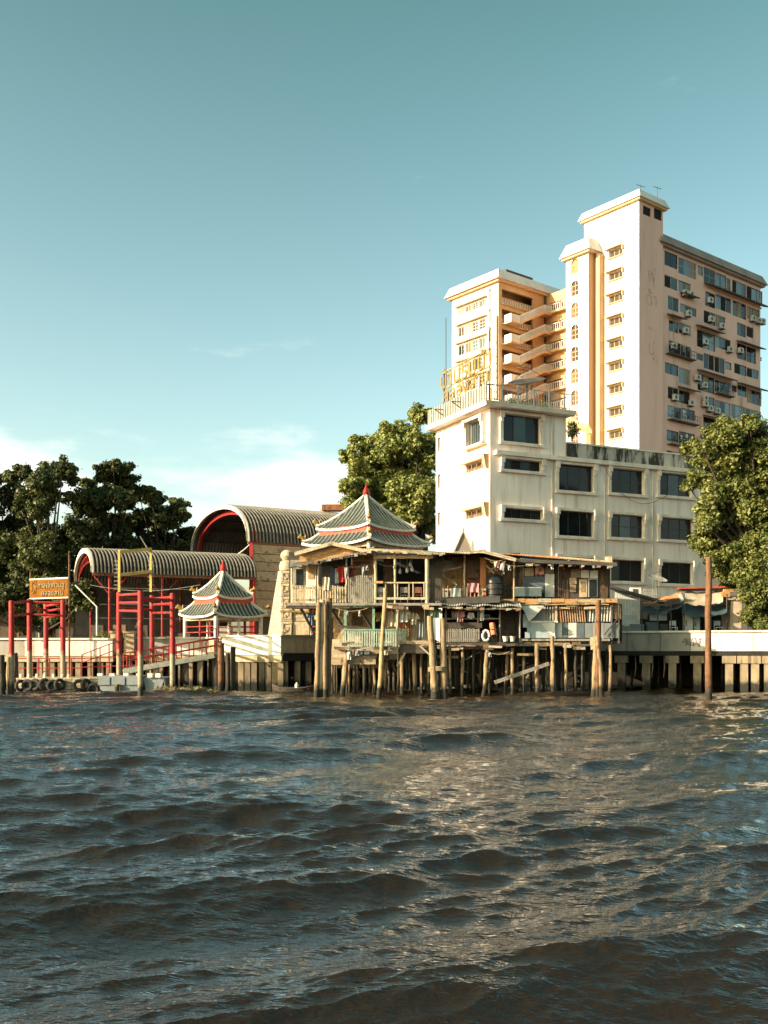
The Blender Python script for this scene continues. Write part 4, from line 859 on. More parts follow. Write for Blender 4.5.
# ------------------------------------------------------------------ pavilions with tiled double roofs
def pavilion(label, cx_, cy_, rot, hu, hl, z_apex, z_u, z_l0, z_l1, z_post, finial, ribs):
    t = thing('pavilion', label, 'pavilion', (cx_, cy_, G)); C = Vector((cx_, cy_, 0))
    def corner(k, r, z): an = rot + math.pi / 2 * k; return C + Vector((r * math.cos(an), r * math.sin(an), z))
    def tier(nm, r0, z0, r1, z1, curl, nrib):
        def pt(k, e, s_):
            """face k, e along the eave 0..1, s up the slope 0..1"""
            r = r0 + (r1 - r0) * s_; zz = z0 + (z1 - z0) * (s_ ** 1.35 * .72 + s_ * .28)
            zz += curl * (1 - s_) ** 2 * (abs(2 * e - 1) ** 3); q = corner(k, r, 0).lerp(corner(k + 1, r, 0), e); q.z = zz; return q
        a = MB()
        for k in range(4): a.sheet([[pt(k, e / 10, s_ / 8) for e in range(11)] for s_ in range(9)], .08)
        ro = a.build(nm, 'tile_green', t)
        a = MB()
        for k in range(4):
            for i in range(nrib):
                e = (i + .5) / nrib; e0 = e
                # ribs run straight up the slope and die into the hips
                hw0, hw1 = r0, r1; x = (e - .5) * hw0
                smax = min(1, (hw0 - abs(2 * x)) / max(hw0 - hw1, 1e-3)) if abs(2 * x) > hw1 else 1
                pts = []
                for j in range(7):
                    s_ = smax * j / 6; hw = hw0 + (hw1 - hw0) * s_; ee = .5 + x / max(hw, 1e-3); pts.append(pt(k, min(max(ee, 0), 1), s_) + Vector((0, 0, .03)))
                if smax > .06: a.tube(pts, .043, 5)
        a.build('tile_rib', 'tile_rib', ro)
        for k in range(4):
            a = MB(); pts = [pt(k, 0, s_ / 8) + Vector((0, 0, .07)) for s_ in range(9)]; a.tube(pts, [.15] + [.13] * 7 + [.12], 6); a.build('hip_ridge', 'ridge_white', ro)
        a = MB()
        for k in range(4):
            for e in range(10): a.beam(pt(k, e / 10, 0) + Vector((0, 0, -.09)), pt(k, (e + 1) / 10, 0) + Vector((0, 0, -.09)), .12, .16)
        a.build('eave_trim', 'ridge_white', ro)
        for k in range(4):
            q = corner(k, r0 * 1.02, z0 + curl); a = MB(); out = (q - C); out.z = 0; out.normalize()
            a.tube([q + out * -.35 + Vector((0, 0, .1)), q + out * -.15 + Vector((0, 0, .32)), q + out * .1 + Vector((0, 0, .42)), q + out * .2 + Vector((0, 0, .3))], [.06, .14, .12, .04], 6)
            a.tube([q + out * -.3 + Vector((0, 0, .2)), q + out * -.35 + Vector((0, 0, .55))], [.1, .03], 6); a.tube([q + out * 0 + Vector((0, 0, .35)), q + out * .02 + Vector((0, 0, .62))], [.09, .02], 6); a.build('dragon_ornament', 'gold', ro, True)
        return ro
    tier('upper_roof', hu, z_u, .12, z_apex, .22, ribs); tier('lower_roof', hl, z_l1, hu * .93, z_l0, .28, ribs + 2)
    a = MB()
    for k in range(4): a.beam(corner(k, hu * .95, (z_u + z_l0) / 2 - .02), corner(k + 1, hu * .95, (z_u + z_l0) / 2 - .02), .1, abs(z_u - z_l0) + .22)
    a.build('red_band', 'red_roof', t)
    a = MB(); a.lathe((cx_, cy_, z_apex - .1), [(.20, 0), (.26, .12), (.16, .22), (.24, .36), (.20, .55), (.08, .78), (.03, finial)], 10); a.build('finial', 'red_paint', t, True)
    for k in range(4):
        q = corner(k, hl * .86, 0); a = MB(); a.tube([(q.x, q.y, z_post), (q.x, q.y, z_l1)], .15, 10); a.build('post', 'ridge_white', t, True)
        m0 = corner(k, hl * .86, 0).lerp(corner(k + 1, hl * .86, 0), .5); a = MB(); a.tube([(m0.x, m0.y, z_post), (m0.x, m0.y, z_l1)], .1, 8); a.build('post', 'red_paint' if k % 2 else 'ridge_white', t, True)
    a = MB()
    for k in range(4): a.beam(corner(k, hl * .86, z_l1 - .15), corner(k + 1, hl * .86, z_l1 - .15), .12, .35)
    a.build('lintel', 'wood_pale', t)
    a = MB()
    for k in range(4):
        for z in (z_post + .6, z_post + 1.0): a.beam(corner(k, hl * .86, z), corner(k + 1, hl * .86, z), .06)
    a.build('railing', 'red_paint', t)
    a = MB(); a.hexa([corner(k, hl * .95, G) for k in range(4)], [corner(k, hl * .95, z_post) for k in range(4)]); a.build('plinth', 'quay_tan', t)
    return t
Yp = 71.5
pavilion('small pavilion with green tiled double roof beside the gangway', XY(223, Yp), Yp, math.radians(-91), 2.15, 3.15, ZY(573, Yp), ZY(598, Yp), ZY(603, Yp), ZY(616, Yp - 1), 3.35, 1.0, 11)
Yp = 70.5
big_p = pavilion('large green tiled pavilion roof with red finial rising behind the stilt house', XY(366, Yp), Yp, math.radians(-86), 3.5, 4.5, ZY(497, Yp), ZY(531, Yp), ZY(535, Yp), ZY(547, Yp), 3.35, 1.0, 14)

# ------------------------------------------------------------------ carved gate pillar by the pavilion
Yg = 66.6
t = thing('gate_pillar', 'white buttressed pillar of carved stone blocks topped with round stone balls', 'pillar', (XY(286, Yg), Yg, 3.3)); pl = front(Yg)
a = MB(); a.hexa([P(267.5, 637, Yg), P(281, 637, Yg), P(281, 637, Yg + .7), P(268, 637, Yg + .7)], [P(278, 571, Yg), P(281, 571, Yg), P(281, 571, Yg + .7), P(278, 571, Yg + .7)]); a.build('buttress', 'ridge_white', t)
for i, (y0, y1) in enumerate(((571, 583), (583.6, 596), (596.6, 608), (608.6, 621), (621.6, 637))):
    piece('carved_block', t, pl, XY(281.2, Yg), XY(292.5, Yg), ZY(y1, Yg), ZY(y0, Yg), -1.2, .10 + ru(-.02, .02), 'carved_stone')
    piece('carved_block', t, pl, XY(293, Yg), XY(309, Yg), ZY(y1, Yg), ZY(y0, Yg) if y0 > 600 else ZY(y0 + 2, Yg), -1.0, .02, 'carved_stone' if i % 2 else 'wood_pale') if y0 > 596 else None
    a = MB(); z = (ZY(y1, Yg) + ZY(y0, Yg)) / 2; c = XY(286.8, Yg)
    hh = (ZY(y0, Yg) - ZY(y1, Yg)) / 2 - .1
    for du, dz, ww, wh_ in ((-.27, 0, .05, hh), (.27, 0, .05, hh), (0, hh - .03, .26, .04), (0, -hh + .03, .26, .04), (.03, .05, .1, .12), (-.1, -.08, .07, .1)): a.box(c + du - ww, c + du + ww, Yg - .155, Yg - .08, z + dz - wh_, z + dz + wh_)
    a.build('carving', 'carved_stone', t)
a = MB(); a.lathe((XY(286.5, Yg), Yg + .5, ZY(571, Yg)), [(.4, 0), (.52, .1), (.55, .38), (.45, .66), (.28, .74), (.36, .84), (.46, 1.0), (.42, 1.24), (.25, 1.4), (.05, 1.46)], 14); a.build('stone_ball', 'carved_stone', t, True)
a = MB(); a.pbox(pl, XY(280, Yg), XY(310, Yg), ZY(612.5, Yg), ZY(610.5, Yg), .11, .18); a.build('ledge', 'gold', t)

# ------------------------------------------------------------------ quay walls on piles
def pile_row(t, pts, top, m='pile_concrete', w=.36):
    for q in pts:
        a = MB(); h = top; a.hexa([(q[0] - w / 2, q[1] - w / 2, -1.5), (q[0] + w / 2, q[1] - w / 2, -1.5), (q[0] + w / 2, q[1] + w / 2, -1.5), (q[0] - w / 2, q[1] + w / 2, -1.5)],
                               [(q[0] - w / 2, q[1] - w / 2, h), (q[0] + w / 2, q[1] - w / 2, h), (q[0] + w / 2, q[1] + w / 2, h), (q[0] - w / 2, q[1] + w / 2, h)]); a.build('pile', m, t)
def quay(name, label, a0, a1, segs, z_top, z_bot, beam_h, cap=.12, m='quay_white', bm='quay_tan', deck=6.0, npile=0, pile_top=None, thick=.3):
    dd = unit(a1[0] - a0[0], a1[1] - a0[1]); L = math.hypot(a1[0] - a0[0], a1[1] - a0[1]); pl = Plane(a0, dd, (dd[1], -dd[0]))
    t = thing(name, label, 'quay wall', (a0[0], a0[1], z_bot))
    u = 0
    for i, (l, mm) in enumerate(segs): piece('panel', t, pl, u * L + .015, (u + l) * L - .015, z_bot, z_top - cap - .005, -thick, ru(-.015, .015), mm or m); u += l
    a = MB(); a.pbox(pl, -.05, L + .05, z_top - cap, z_top, -thick - .05, .12); a.build('coping', m, t)
    a = MB(); a.pbox(pl, 0.02, L - .02, z_bot - beam_h, z_bot - .004, -thick - .1, -.06); a.build('edge_beam', bm, t)
    a = MB(); a.hexa([pl.p(0, z_bot - .25, -thick - .11), pl.p(L, z_bot - .25, -thick - .11), (pl.p(L, 0).x, max(BANK + .5, pl.p(L, 0).y + deck), z_bot - .25), (pl.p(0, 0).x, max(BANK + .5, pl.p(0, 0).y + deck), z_bot - .25)],
                     [pl.p(0, z_bot + .2, -thick - .11), pl.p(L, z_bot + .2, -thick - .11), (pl.p(L, 0).x, max(BANK + .5, pl.p(L, 0).y + deck), z_bot + .2), (pl.p(0, 0).x, max(BANK + .5, pl.p(0, 0).y + deck), z_bot + .2)]); a.build('deck', 'quay_grey', t)
    if npile: pile_row(t, [pl.p(L * (i + .5) / npile + ru(-.12, .12), 0, -.35 - .0).to_tuple()[:2] for i in range(npile)], z_bot - beam_h - .003 if pile_top is None else pile_top)
    if npile: pile_row(t, [pl.p(L * (i + .5) / npile + ru(-.3, .3), 0, -2.6).to_tuple()[:2] for i in range(npile)], z_bot - .26, 'stilt_dark')  # back row near-black: shade under the deck put into its colour
    return t, pl
def xy(px, Y): return (XY(px, Y), Y)
quay('quay_wall', 'long white quay wall on piles behind the red gates', xy(-180, 69.4), xy(113, 68.6), [(.1, 'quay_grey')] * 7 + [(.075, None)] * 4, ZY(638, 68.8), ZY(656, 68.8), .4, npile=30)
quay('quay_wall', 'low stone quay wall behind the gangway railings', xy(113.5, 69.4), xy(224, 69.2), [(.12, 'quay_tan'), (.22, 'quay_grey'), (.22, 'quay_grey'), (.22, None), (.22, None)], ZY(637, 69.3), ZY(655, 69.3), .4, npile=11)
t, pl = quay('quay_wall', 'bright white quay corner face beside the gangway top', xy(222, 66.6), xy(281, 63.6), [(.5, None), (.5, None)], ZY(635, 65), ZY(655, 65), .45, npile=9)
t, pl = quay('quay_wall', 'shaded tan quay face left of the stilt house', xy(281.4, 63.62), xy(330, 66.5), [(.5, 'quay_tan'), (.5, 'quay_tan')], ZY(635, 65), ZY(653, 65), .5, m='quay_grey', npile=4, bm='underdeck_shade')  # turned-away side of the white corner; its shade put into tan panels
t, pl = quay('quay_wall', 'long quay wall on piles at the right under the olive tree', xy(598, 66.6), xy(1010, 57.8), [(.08, 'quay_grey'), (.09, 'quay_grey'), (.08, 'quay_grey'), (.08, None), (.08, None), (.09, None), (.1, None), (.1, None), (.1, None), (.1, None), (.1, None)], ZY(630.5, 64), ZY(651, 64), .3, npile=0, bm='underdeck_shade')
for px in (697, 729, 744, 755, 768, 646, 672, 621, 790, 815, 840, 870, 900, 930, 960, 990):
    u = pl.u(px); a = MB(); a.pbox(pl, u - .42, u + .42, 1.85, ZY(651, 64) - .31, -.75, -.02); c = a.build('pile_cap', 'pile_concrete', t)
    a = MB(); a.pbox(pl, u - .24, u + .24, -1.5, 1.847, -.6, -.12); a.build('pile', 'pile_concrete', t)
for i in range(16):
    u = i * .85 + ru(-.2, .2); q = pl.p(u, 0, -2 - rnd() * 2.5); a = MB(); a.log((q.x, q.y, -1.2), (q.x + ru(-.2, .2), q.y, 2.4), .1, .09, 6, 3); a.build('pile', 'stilt_dark', t)  # piles behind the wall near-black, deck shade put into their colour
for px in (634, 641, 651, 663):   # pale drip runs of slime hanging under the deck
    u = pl.u(px); a = MB(); a.tube([pl.p(u, 2.5, -.5), pl.p(u + .05, 1.6, -.5), pl.p(u - .02, .9, -.5)], [.03, .05, .02], 5); a.build('hanging_rope', 'rope', t)
a = MB(); rg_ = random.Random(5)   # scrawled dark paint on the right wall
for px in (684, 687.5, 691, 694.5, 698, 701):
    u = pl.u(px); z = ZY(642, 64); pts = [pl.p(u + rg_.uniform(-.12, .12), z + rg_.uniform(-.3, .3), .03) for k in range(6)]; a.tube(pts, .035, 4)
a.build('scrawl', 'fascia_grey', t)
# stone posts on the quay
for i, px in enumerate((116.5, 130)):
    a = MB(); x = XY(px, 69.0); a.box(x - .35, x + .35, 68.7, 69.3, ZY(655, 69), ZY(633, 69)); a.box(x - .42, x + .42, 68.62, 69.38, ZY(633, 69) + .003, ZY(631, 69))
    a.build('stone_post', 'quay_tan', label='square tan stone post %s the second red gate' % ('left of' if i == 0 else 'seen through'), cat='post')

# ------------------------------------------------------------------ landing stage at the left
def gate(label, posts, beams, group=None):
    t = thing('mooring_gate', label, 'mooring gate', (XY(posts[1][0], posts[1][1]), posts[1][1], -1.5)); tops = []
    for px, Y, yt in posts:
        x = XY(px, Y); zt_ = ZY(yt, Y); a = MB(); a.tube([(x, Y, -1.5), (x, Y, zt_ - .06), (x, Y, zt_)], [.165, .165, .12], 12); a.build('post', 'red_post', t, True); tops.append(Vector((x, Y, zt_)))
    for i, j, dz in beams: a = MB(); a.tube([tops[i] + Vector((0, 0, -dz)), tops[j] + Vector((0, 0, -dz))], .085, 8); a.build('crossbar', 'red_paint', t, True)
    return t
gate('red four post mooring gate standing under the orange sign', [(11.5, 60.8, 600.5), (29.5, 64.4, 599), (46, 66.6, 603), (63, 64.6, 600)], [(0, 1, .15), (0, 1, .95), (2, 3, .2), (2, 3, .55), (2, 3, .95), (1, 3, .2), (1, 3, 1.0), (1, 2, .5)])
gate('red four post mooring gate with the yellow frame above it', [(119, 64.2, 592), (140.5, 58.0, 590.5), (152, 66.6, 595), (172.5, 61.4, 593)], [(0, 1, .2), (0, 1, .7), (0, 1, 1.2), (2, 3, .25), (2, 3, .65), (2, 3, 1.2), (0, 2, .4), (0, 2, 1.0), (1, 3, .45)])
t = thing('yellow_frame', 'empty yellow signboard frame rising above the second red gate', 'frame', (XY(119, 64.2), 64.2, ZY(592, 64.2)))
A0, A1 = (119.2, 64.2), (150.8, 66.4)
for (px, Y), yt in ((A0, 551), (A1, 548)):
    a = MB(); a.beam((XY(px, Y), Y, ZY(592, Y)), (XY(px, Y), Y, ZY(yt, Y)), .14); a.build('post', 'yellow_paint', t)
for y0, y1 in ((552, 549), (575, 571.5)):
    a = MB(); a.beam(P(A0[0], y0, A0[1]), P(A1[0], y1, A1[1]), .2); a.build('crossbar', 'yellow_paint', t)
a = MB()
for i in range(8): a.beam(P(114, 561 + 4 * i, 64.2), P(121, 561 + 4 * i, 64.2), .03); a.beam(P(148, 561 + 4 * i, 66.4), P(154, 561 + 4 * i, 66.4), .03)
a.build('rung', 'tin_grey', t)
a = MB(); a.beam(P(140, 536, 66), P(149, 551, 66.3), .06); a.build('antenna', 'tin_grey', t)
# orange sign
t = thing('orange_sign', 'orange signboard with dark two line lettering on thin poles', 'sign', (XY(49, 66), 66, 2.4)); pl = front(66.0)
sg = Plane((XY(29.8, 66.8), 66.8), unit(XY(68.6, 65.2) - XY(29.8, 66.8), -1.6), (0, 0)); sg.n = (sg.d[1], -sg.d[0]); Ls = math.hypot(XY(68.6, 65.2) - XY(29.8, 66.8), 1.6)
z0, z1 = ZY(597.5, 66), ZY(579.5, 66)
a = MB(); a.pbox(sg, .05, Ls - .05, z0, z1, -.03, .03); bd = a.build('board', 'sign_orange', t)
a = MB(); text_mb(a, 'ศาลเจ้ากวนอู', .47, lambda x, y, z: sg.p(Ls * .57 + x, z0 + .63 + y, .04 + z), .02, .026); text_mb(a, 'คลองสาน', .47, lambda x, y, z: sg.p(Ls * .6 + x * 1.1, z0 + .12 + y, .04 + z), .02, .026); a.build('lettering_shadow', 'ink_dark', bd); a = MB(); text_mb(a, 'ศาลเจ้ากวนอู', .47, lambda x, y, z: sg.p(Ls * .57 + x - .02, z0 + .65 + y, .06 + z), .02, -.004); a.build('lettering', 'ink_cream', bd); a = MB(); text_mb(a, 'คลองสาน', .47, lambda x, y, z: sg.p(Ls * .6 + x * 1.1 - .02, z0 + .14 + y, .06 + z), .02, -.004); a.build('lettering', 'ink_cream', bd)
a = MB(); c = sg.p(.42, (z0 + z1) / 2, .04)
for k in range(7):
    an = k * .9; q = sg.p(.42 + .22 * math.cos(an), (z0 + z1) / 2 + .35 * math.sin(an), .04); a.tube([q, q + Vector((.12, 0, .2)), q + Vector((.02, 0, .34))], [.05, .08, .02], 5)
a.build('emblem', 'ink_dark', bd)
a = MB(); a.pbox(sg, 0, Ls, z1 + .004, z1 + .1, -.05, .05); a.pbox(sg, 0, Ls, z0 - .08, z0 - .004, -.05, .05); a.build('board_frame', 'ridge_white', t)
for u, zt_ in ((0, ZY(572, 66.8)), (Ls, ZY(551, 65.2))):
    a = MB(); q = sg.p(u, 0, -.06); a.tube([(q.x, q.y, 1.0), (q.x, q.y, zt_)], .06, 8); a.build('pole', 'pole_rust', t)
# timber pontoon with tyres
pon = thing('pontoon', 'low timber pontoon deck hung with old tyres', 'pontoon', (XY(58, 63), 63, -.4)); pl = front(63.0)
xa, xb = XY(16, 63), XY(100, 63); a = MB(); a.pbox(pl, xa + .05, xb - .05, -.5, .80, -3.3, -.12); a.build('hull', 'plank_dark', pon)
for i in range(9): u = xa + (xb - xa) * i / 9; piece('deck_plank', pon, pl, u + .01, u + (xb - xa) / 9 - .02, .84, .93 + ru(0, .015), -3.4, .05, 'plank_pale')
for j, z in enumerate((.02, .23, .44, .65)):
    for i in range(3): u = xa + (xb - xa) * i / 3; piece('plank', pon, pl, u + .02, u + (xb - xa) / 3 - .02, z, z + .18, -.1, ru(-.01, .02), ('plank_tan', 'plank_tan', 'plank_pale')[(i + j) % 3])
for px in (20.5, 28, 36.5, 44, 53, 61.5, 68):
    a = MB(); x = XY(px, 63); a.box(x - .07, x + .07, 62.97, 63.15, .935, 1.2); a.build('bollard', 'ridge_white', pon)
def tyre(px, y, Y, label, yaw, R=.39):
    c = P(px, y, Y); a = MB(); g = []
    for k in range(21):
        an = 2 * math.pi * k / 20; d = Vector((math.cos(an) * math.cos(yaw), math.cos(an) * math.sin(yaw), math.sin(an))); ax_ = Vector((-math.sin(yaw), math.cos(yaw), 0)); row = []
        for j in range(9): b = 2 * math.pi * j / 8; row.append(c + d * (R - .11 + .11 * math.cos(b)) + ax_ * .11 * math.sin(b) * 1.1)
        g.append(row)
    a.sheet(g); o = a.build('tyre', 'rubber', None, True, label, 'tyre', 'tyres hung on the pontoon')
    return o
for i, (px, w) in enumerate(((20.5, 'first tyre from the left on the pontoon side'), (27.5, 'second tyre from the left on the pontoon side'), (35, 'third tyre from the left on the pontoon side'), (44.5, 'fourth tyre from the left on the pontoon side'), (52.5, 'fifth tyre from the left on the pontoon side'), (59.5, 'sixth tyre from the left, shadowed on the pontoon side'), (79, 'tyre alone right of the bare planks on the pontoon'), (86, 'dark tyre next to the lone tyre on the pontoon'), (93, 'tyre hanging low at the right end of the timber pontoon'))):
    tyre(px, 685 + ru(-.8, .8) + (4 if px > 90 else 0), 62.72, 'black rubber ' + w, ru(-.5, .6) + (.5 if px in (20.5, 59.5, 86, 93) else 0))
# grey steel pontoon
st = thing('steel_pontoon', 'blue grey steel pontoon with raked bow below the second red gate', 'pontoon', (XY(122, 61.5), 61.5, -.4)); pl = front(61.6)
def hull(x0, x1, zt_, nm, Y0, Y1):
    a = MB(); xa, xb = XY(x0, 61.6), XY(x1, 61.6); prof = [(xa, zt_), (xb, zt_), (xb, zt_ - .7), (xb - .5, -.35), (xa + 1.2, -.35), (xa + .15, zt_ - .85)]
    a.hexa([(x, Y0, z) for x, z in prof], [(x, Y1, z) for x, z in prof]); return a.build(nm, 'steel_grey', st)
hull(98, 141, 1.1, 'hull', 61.6, 64.5); hull(142, 164, 1.0, 'hull', 61.9, 64.8)
for px in (100, 112, 126, 139, 150, 158):
    a = MB(); x = XY(px, 61.8); a.box(x - .16, x + .16, 61.75, 62.05, 1.1 if px < 141 else 1.0, 1.26); a.build('bollard', 'ridge_white', st)
for x0, x1 in ((98.5, 110), (112, 125), (127, 140)):
    a = MB(); a.pbox(pl, XY(x0, 61.6), XY(x1, 61.6), .55, 1.02, .004, .09); a.build('fender_block', 'steel_grey', st)
a = MB(); x = XY(118, 61.6); a.tube([(x, 61.4, -.5), (x, 61.4, .6)], .14, 8); a.build('stub_pile', 'stilt', st)
# gangway
def rail(t, p0, p1, n, h=.95, m='red_paint', nm='railing', r=.035, mids=(.5,)):
    p0, p1 = Vector(p0), Vector(p1); a = MB()
    for i in range(n + 1): q = p0.lerp(p1, i / n); a.tube([q, q + Vector((0, 0, h))], r * 1.15, 6)
    for k in (*mids, 1.0): a.tube([p0 + Vector((0, 0, h * k)), p1 + Vector((0, 0, h * k))], r, 6)
    return a.build(nm, m, t)
gw = thing('gangway', 'sloping gangway with red railings leading up from the pontoon', 'gangway', P(170, 690, 64.5))
g0, g1 = P(126, 668, 64), P(216, 652.5, 66)
for i in range(14):
    q0, q1 = g0.lerp(g1, i / 14), g0.lerp(g1, (i + 1) / 14 - .004); a = MB()
    a.hexa([q0 + Vector((0, -.7, -.1)), q1 + Vector((0, -.7, -.1)), q1 + Vector((0, 1.1, -.1)), q0 + Vector((0, 1.1, -.1))], [q0 + Vector((0, -.7, 0)), q1 + Vector((0, -.7, 0)), q1 + Vector((0, 1.1, 0)), q0 + Vector((0, 1.1, 0))]); a.build('deck_board', 'plank_pale', gw)
a = MB()
for dy in (-.72, 1.1): a.beam(g0 + Vector((0, dy, -.22)), g1 + Vector((0, dy, -.22)), .12, .26)
a.build('side_beam', 'ridge_white', gw)
rail(gw, g0 + Vector((0, -.6, 0)), g1 + Vector((0, -.6, 0)), 7); rail(gw, g0 + Vector((0, 1.0, 0)), g1 + Vector((0, 1.0, 0)), 7)
for i in range(9):
    t_ = .35 + .65 * i / 8; q = g0.lerp(g1, t_); a = MB(); dy = (-.5, .9)[i % 2]; a.box(q.x - .16, q.x + .16, q.y + dy - .16, q.y + dy + .16, -1.5, q.z - .36); a.build('pile', 'stilt_dark' if i % 3 else 'pile_concrete', gw)
pr_ = thing('pontoon_railing', 'red railings round the landing pontoon below the quay', 'railing', P(105, 680, 65.5))
rail(pr_, P(17, 678, 66.2), P(82, 678, 66.2), 6, 1.3); rail(pr_, P(82, 676, 65.5), P(136, 674, 65.5), 6, 1.15); rail(pr_, P(82, 671, 67.5), P(118, 657, 67.8), 4, 1.1); rail(pr_, P(146, 672, 65.5), P(164, 672, 65.5), 3, 1.1); rail(pr_, P(200, 650, 67), P(216, 648, 67), 2, 1.3)
a = MB(); a.box(XY(88, 65), XY(165, 65), 64.6, 66.6, .3, .95); a.build('walkway_float', 'quay_grey', label='grey floating walkway behind the steel pontoon', cat='walkway')
# wooden piles by the gangway foot
for i, (px, Y, yt, r, lab, m) in enumerate(((2, 60.5, 655, .2, 'short dark mooring pile at the far left edge', 'stilt_dark'), (9, 61.0, 652, .16, 'thin tan mooring pile next to the first red gate', 'stilt'), (14.5, 63.6, 653, .18, 'square topped dark pile just left of the timber pontoon', 'stilt_dark'), (220.5, 63.4, 643, .2, 'orange topped timber pile at the head of the gangway', 'pole_rust'), (227.5, 64.2, 653, .15, 'dark slim pile beside the gangway head pile', 'stilt_dark'), (233.5, 64.0, 647, .17, 'dark leaning pile against the bright quay corner', 'stilt_dark'))):
    a = MB(); x = XY(px, Y); a.log((x, Y, -1.5), (x + ru(-.1, .1), Y, ZY(yt, Y)), r * 1.05, r, 9, 6, .03); a.build('mooring_pile', m, None, True, lab, 'pile')
# sampan under the quay corner
t = thing('sampan', 'small dark wooden boat tucked under the quay corner', 'boat', P(296, 692, 63)); a = MB(); g = []
for i in range(13):
    s_ = i / 12 * 2 - 1; w = .55 * (1 - abs(s_) ** 2.6) + .04; x = XY(295, 63.0) + s_ * 1.45; lift = .28 * abs(s_) ** 3
    g.append([(x, 63 - w, .34 + lift), (x, 63 - w * .75, .05 + lift), (x, 63, -.12 + lift), (x, 63 + w * .75, .05 + lift), (x, 63 + w, .34 + lift)])
a.sheet(g, .04); a.build('hull', 'wood_dark', t)
for s_ in (-.5, .1, .6): a = MB(); x = XY(295, 63) + s_ * 1.4; a.box(x - .1, x + .1, 62.55, 63.45, .26, .31); a.build('thwart', 'wood_brown', t)
a = MB(); x = XY(297, 63); a.lathe((x, 62.9, .3), [(.12, 0), (.14, .22), (.06, .28), (.05, .36)], 8); a.build('water_jug', 'plastic_white', None, True, 'white plastic jug standing in the small dark boat', 'jug')
# dry weeds at the water's edge
t = thing('river_weeds', 'pale dry weeds caught along the waterline below the gangway', 'weeds', (XY(185, 61), 61, 0)); t['kind'] = 'stuff'
leaves('foliage', [(XY(px, 61) , 61 + ru(-.4, .8),   .04 + h * .16, .10 + .13 * h) for px, h in [(154 + i * 2.4, ru(.0, 1)) for i in range(26)]], 2600, .16, 'leaf_dry', t, 44, 5, True)

# ------------------------------------------------------------------ stilt houses
def px_box(mb, x0, x1, y0, y1, Y, d=.1, back=0.0):
    mb.box(XY(x0, Y), XY(x1, Y), Y + back, Y + back + d, ZY(y1, Y), ZY(y0, Y)); return mb
def part(name, t, m, x0, x1, y0, y1, Y, d=.1): return px_box(MB(), x0, x1, y0, y1, Y, d).build(name, m, t)
def post(t, px0, y0, px1, y1, Y, r=.07, m='wood_tan', nm='post'):
    return MB().log(P(px0, y0, Y), P(px1, y1, Y), r, r * .9, 8, 4, .015).build(nm, m, t, True)
def stilt(t, px0, y0, px1, Y, r=.12, m='stilt', nm='stilt'):
    q = P(px0, y0, Y); b = Vector((XY(px1, Y), Y, -1.4)); k = (q - b).normalized(); return MB().log(b, q, r * 1.1, r * .9, 9, 7, .035).build(nm, m, t, True)
def slat_rail(t, x0, x1, y0, y1, Y, m, n, gap=.35, wob=.06, nm='slat_railing', rails=True):
    a = MB(); xa, xb, z0, z1 = XY(x0, Y), XY(x1, Y), ZY(y1, Y), ZY(y0, Y); w = (xb - xa) / n
    for i in range(n):
        x = xa + w * i; k = ru(-wob, wob); a.hexa([(x, Y, z0), (x + w * (1 - gap), Y, z0), (x + w * (1 - gap), Y + .03, z0), (x, Y + .03, z0)], [(x + k * .4, Y, z1 + k), (x + w * (1 - gap) + k * .4, Y, z1 + k), (x + w * (1 - gap) + k * .4, Y + .03, z1 + k), (x + k * .4, Y + .03, z1 + k)])
    o = a.build(nm, m, t)
    if rails:
        a = MB(); a.box(xa, xb, Y + .035, Y + .09, z1 - .2, z1 - .1); a.box(xa, xb, Y + .035, Y + .09, z0 + .1, z0 + .2); a.build('rail', m, t)
    return o
def corr(t, p00, p10, p01, n, m, amp=.03, nm='corrugated_sheet', rows=3, wav=0.0, label=None):
    """corrugated sheet: p00->p10 across the ridges, p00->p01 along them"""
    p00, p10, p01 = Vector(p00), Vector(p10), Vector(p01); nv = (p10 - p00).cross(p01 - p00).normalized(); g = []
    for j in range(rows + 1):
        g.append([p00 + (p10 - p00) * (i / (n * 2)) + (p01 - p00) * (j / rows) + nv * (amp * (1 if i % 2 else -1) + wav * math.sin(i * .35 + j)) for i in range(n * 2 + 1)])
    a = MB(); a.sheet(g, nv * .02); return a.build(nm, m, t, label=label)
def planks_v(t, x0, x1, y0, y1, Y, ms, w=.28):
    pl = front(Y); x = XY(x0, Y); xe = XY(x1, Y)
    while x < xe - .05:
        ww = min(w * ru(.8, 1.2), xe - x); piece('plank', t, pl, x + .008, x + ww - .008, ZY(y1, Y) + ru(-.05, .03), ZY(y0, Y), -.04, ru(-.012, .015), random.choice(ms)); x += ww
def planks_h(t, x0, x1, y0, y1, Y, ms, h=.3):
    pl = front(Y); z = ZY(y1, Y); ze = ZY(y0, Y)
    while z < ze - .05:
        hh = min(h * ru(.85, 1.15), ze - z); piece('plank', t, pl, XY(x0, Y) + ru(-.04, .04), XY(x1, Y) + ru(-.04, .04), z + .008, z + hh - .008, -.04, ru(-.012, .015), random.choice(ms), ru(-.008, .008)); z += hh
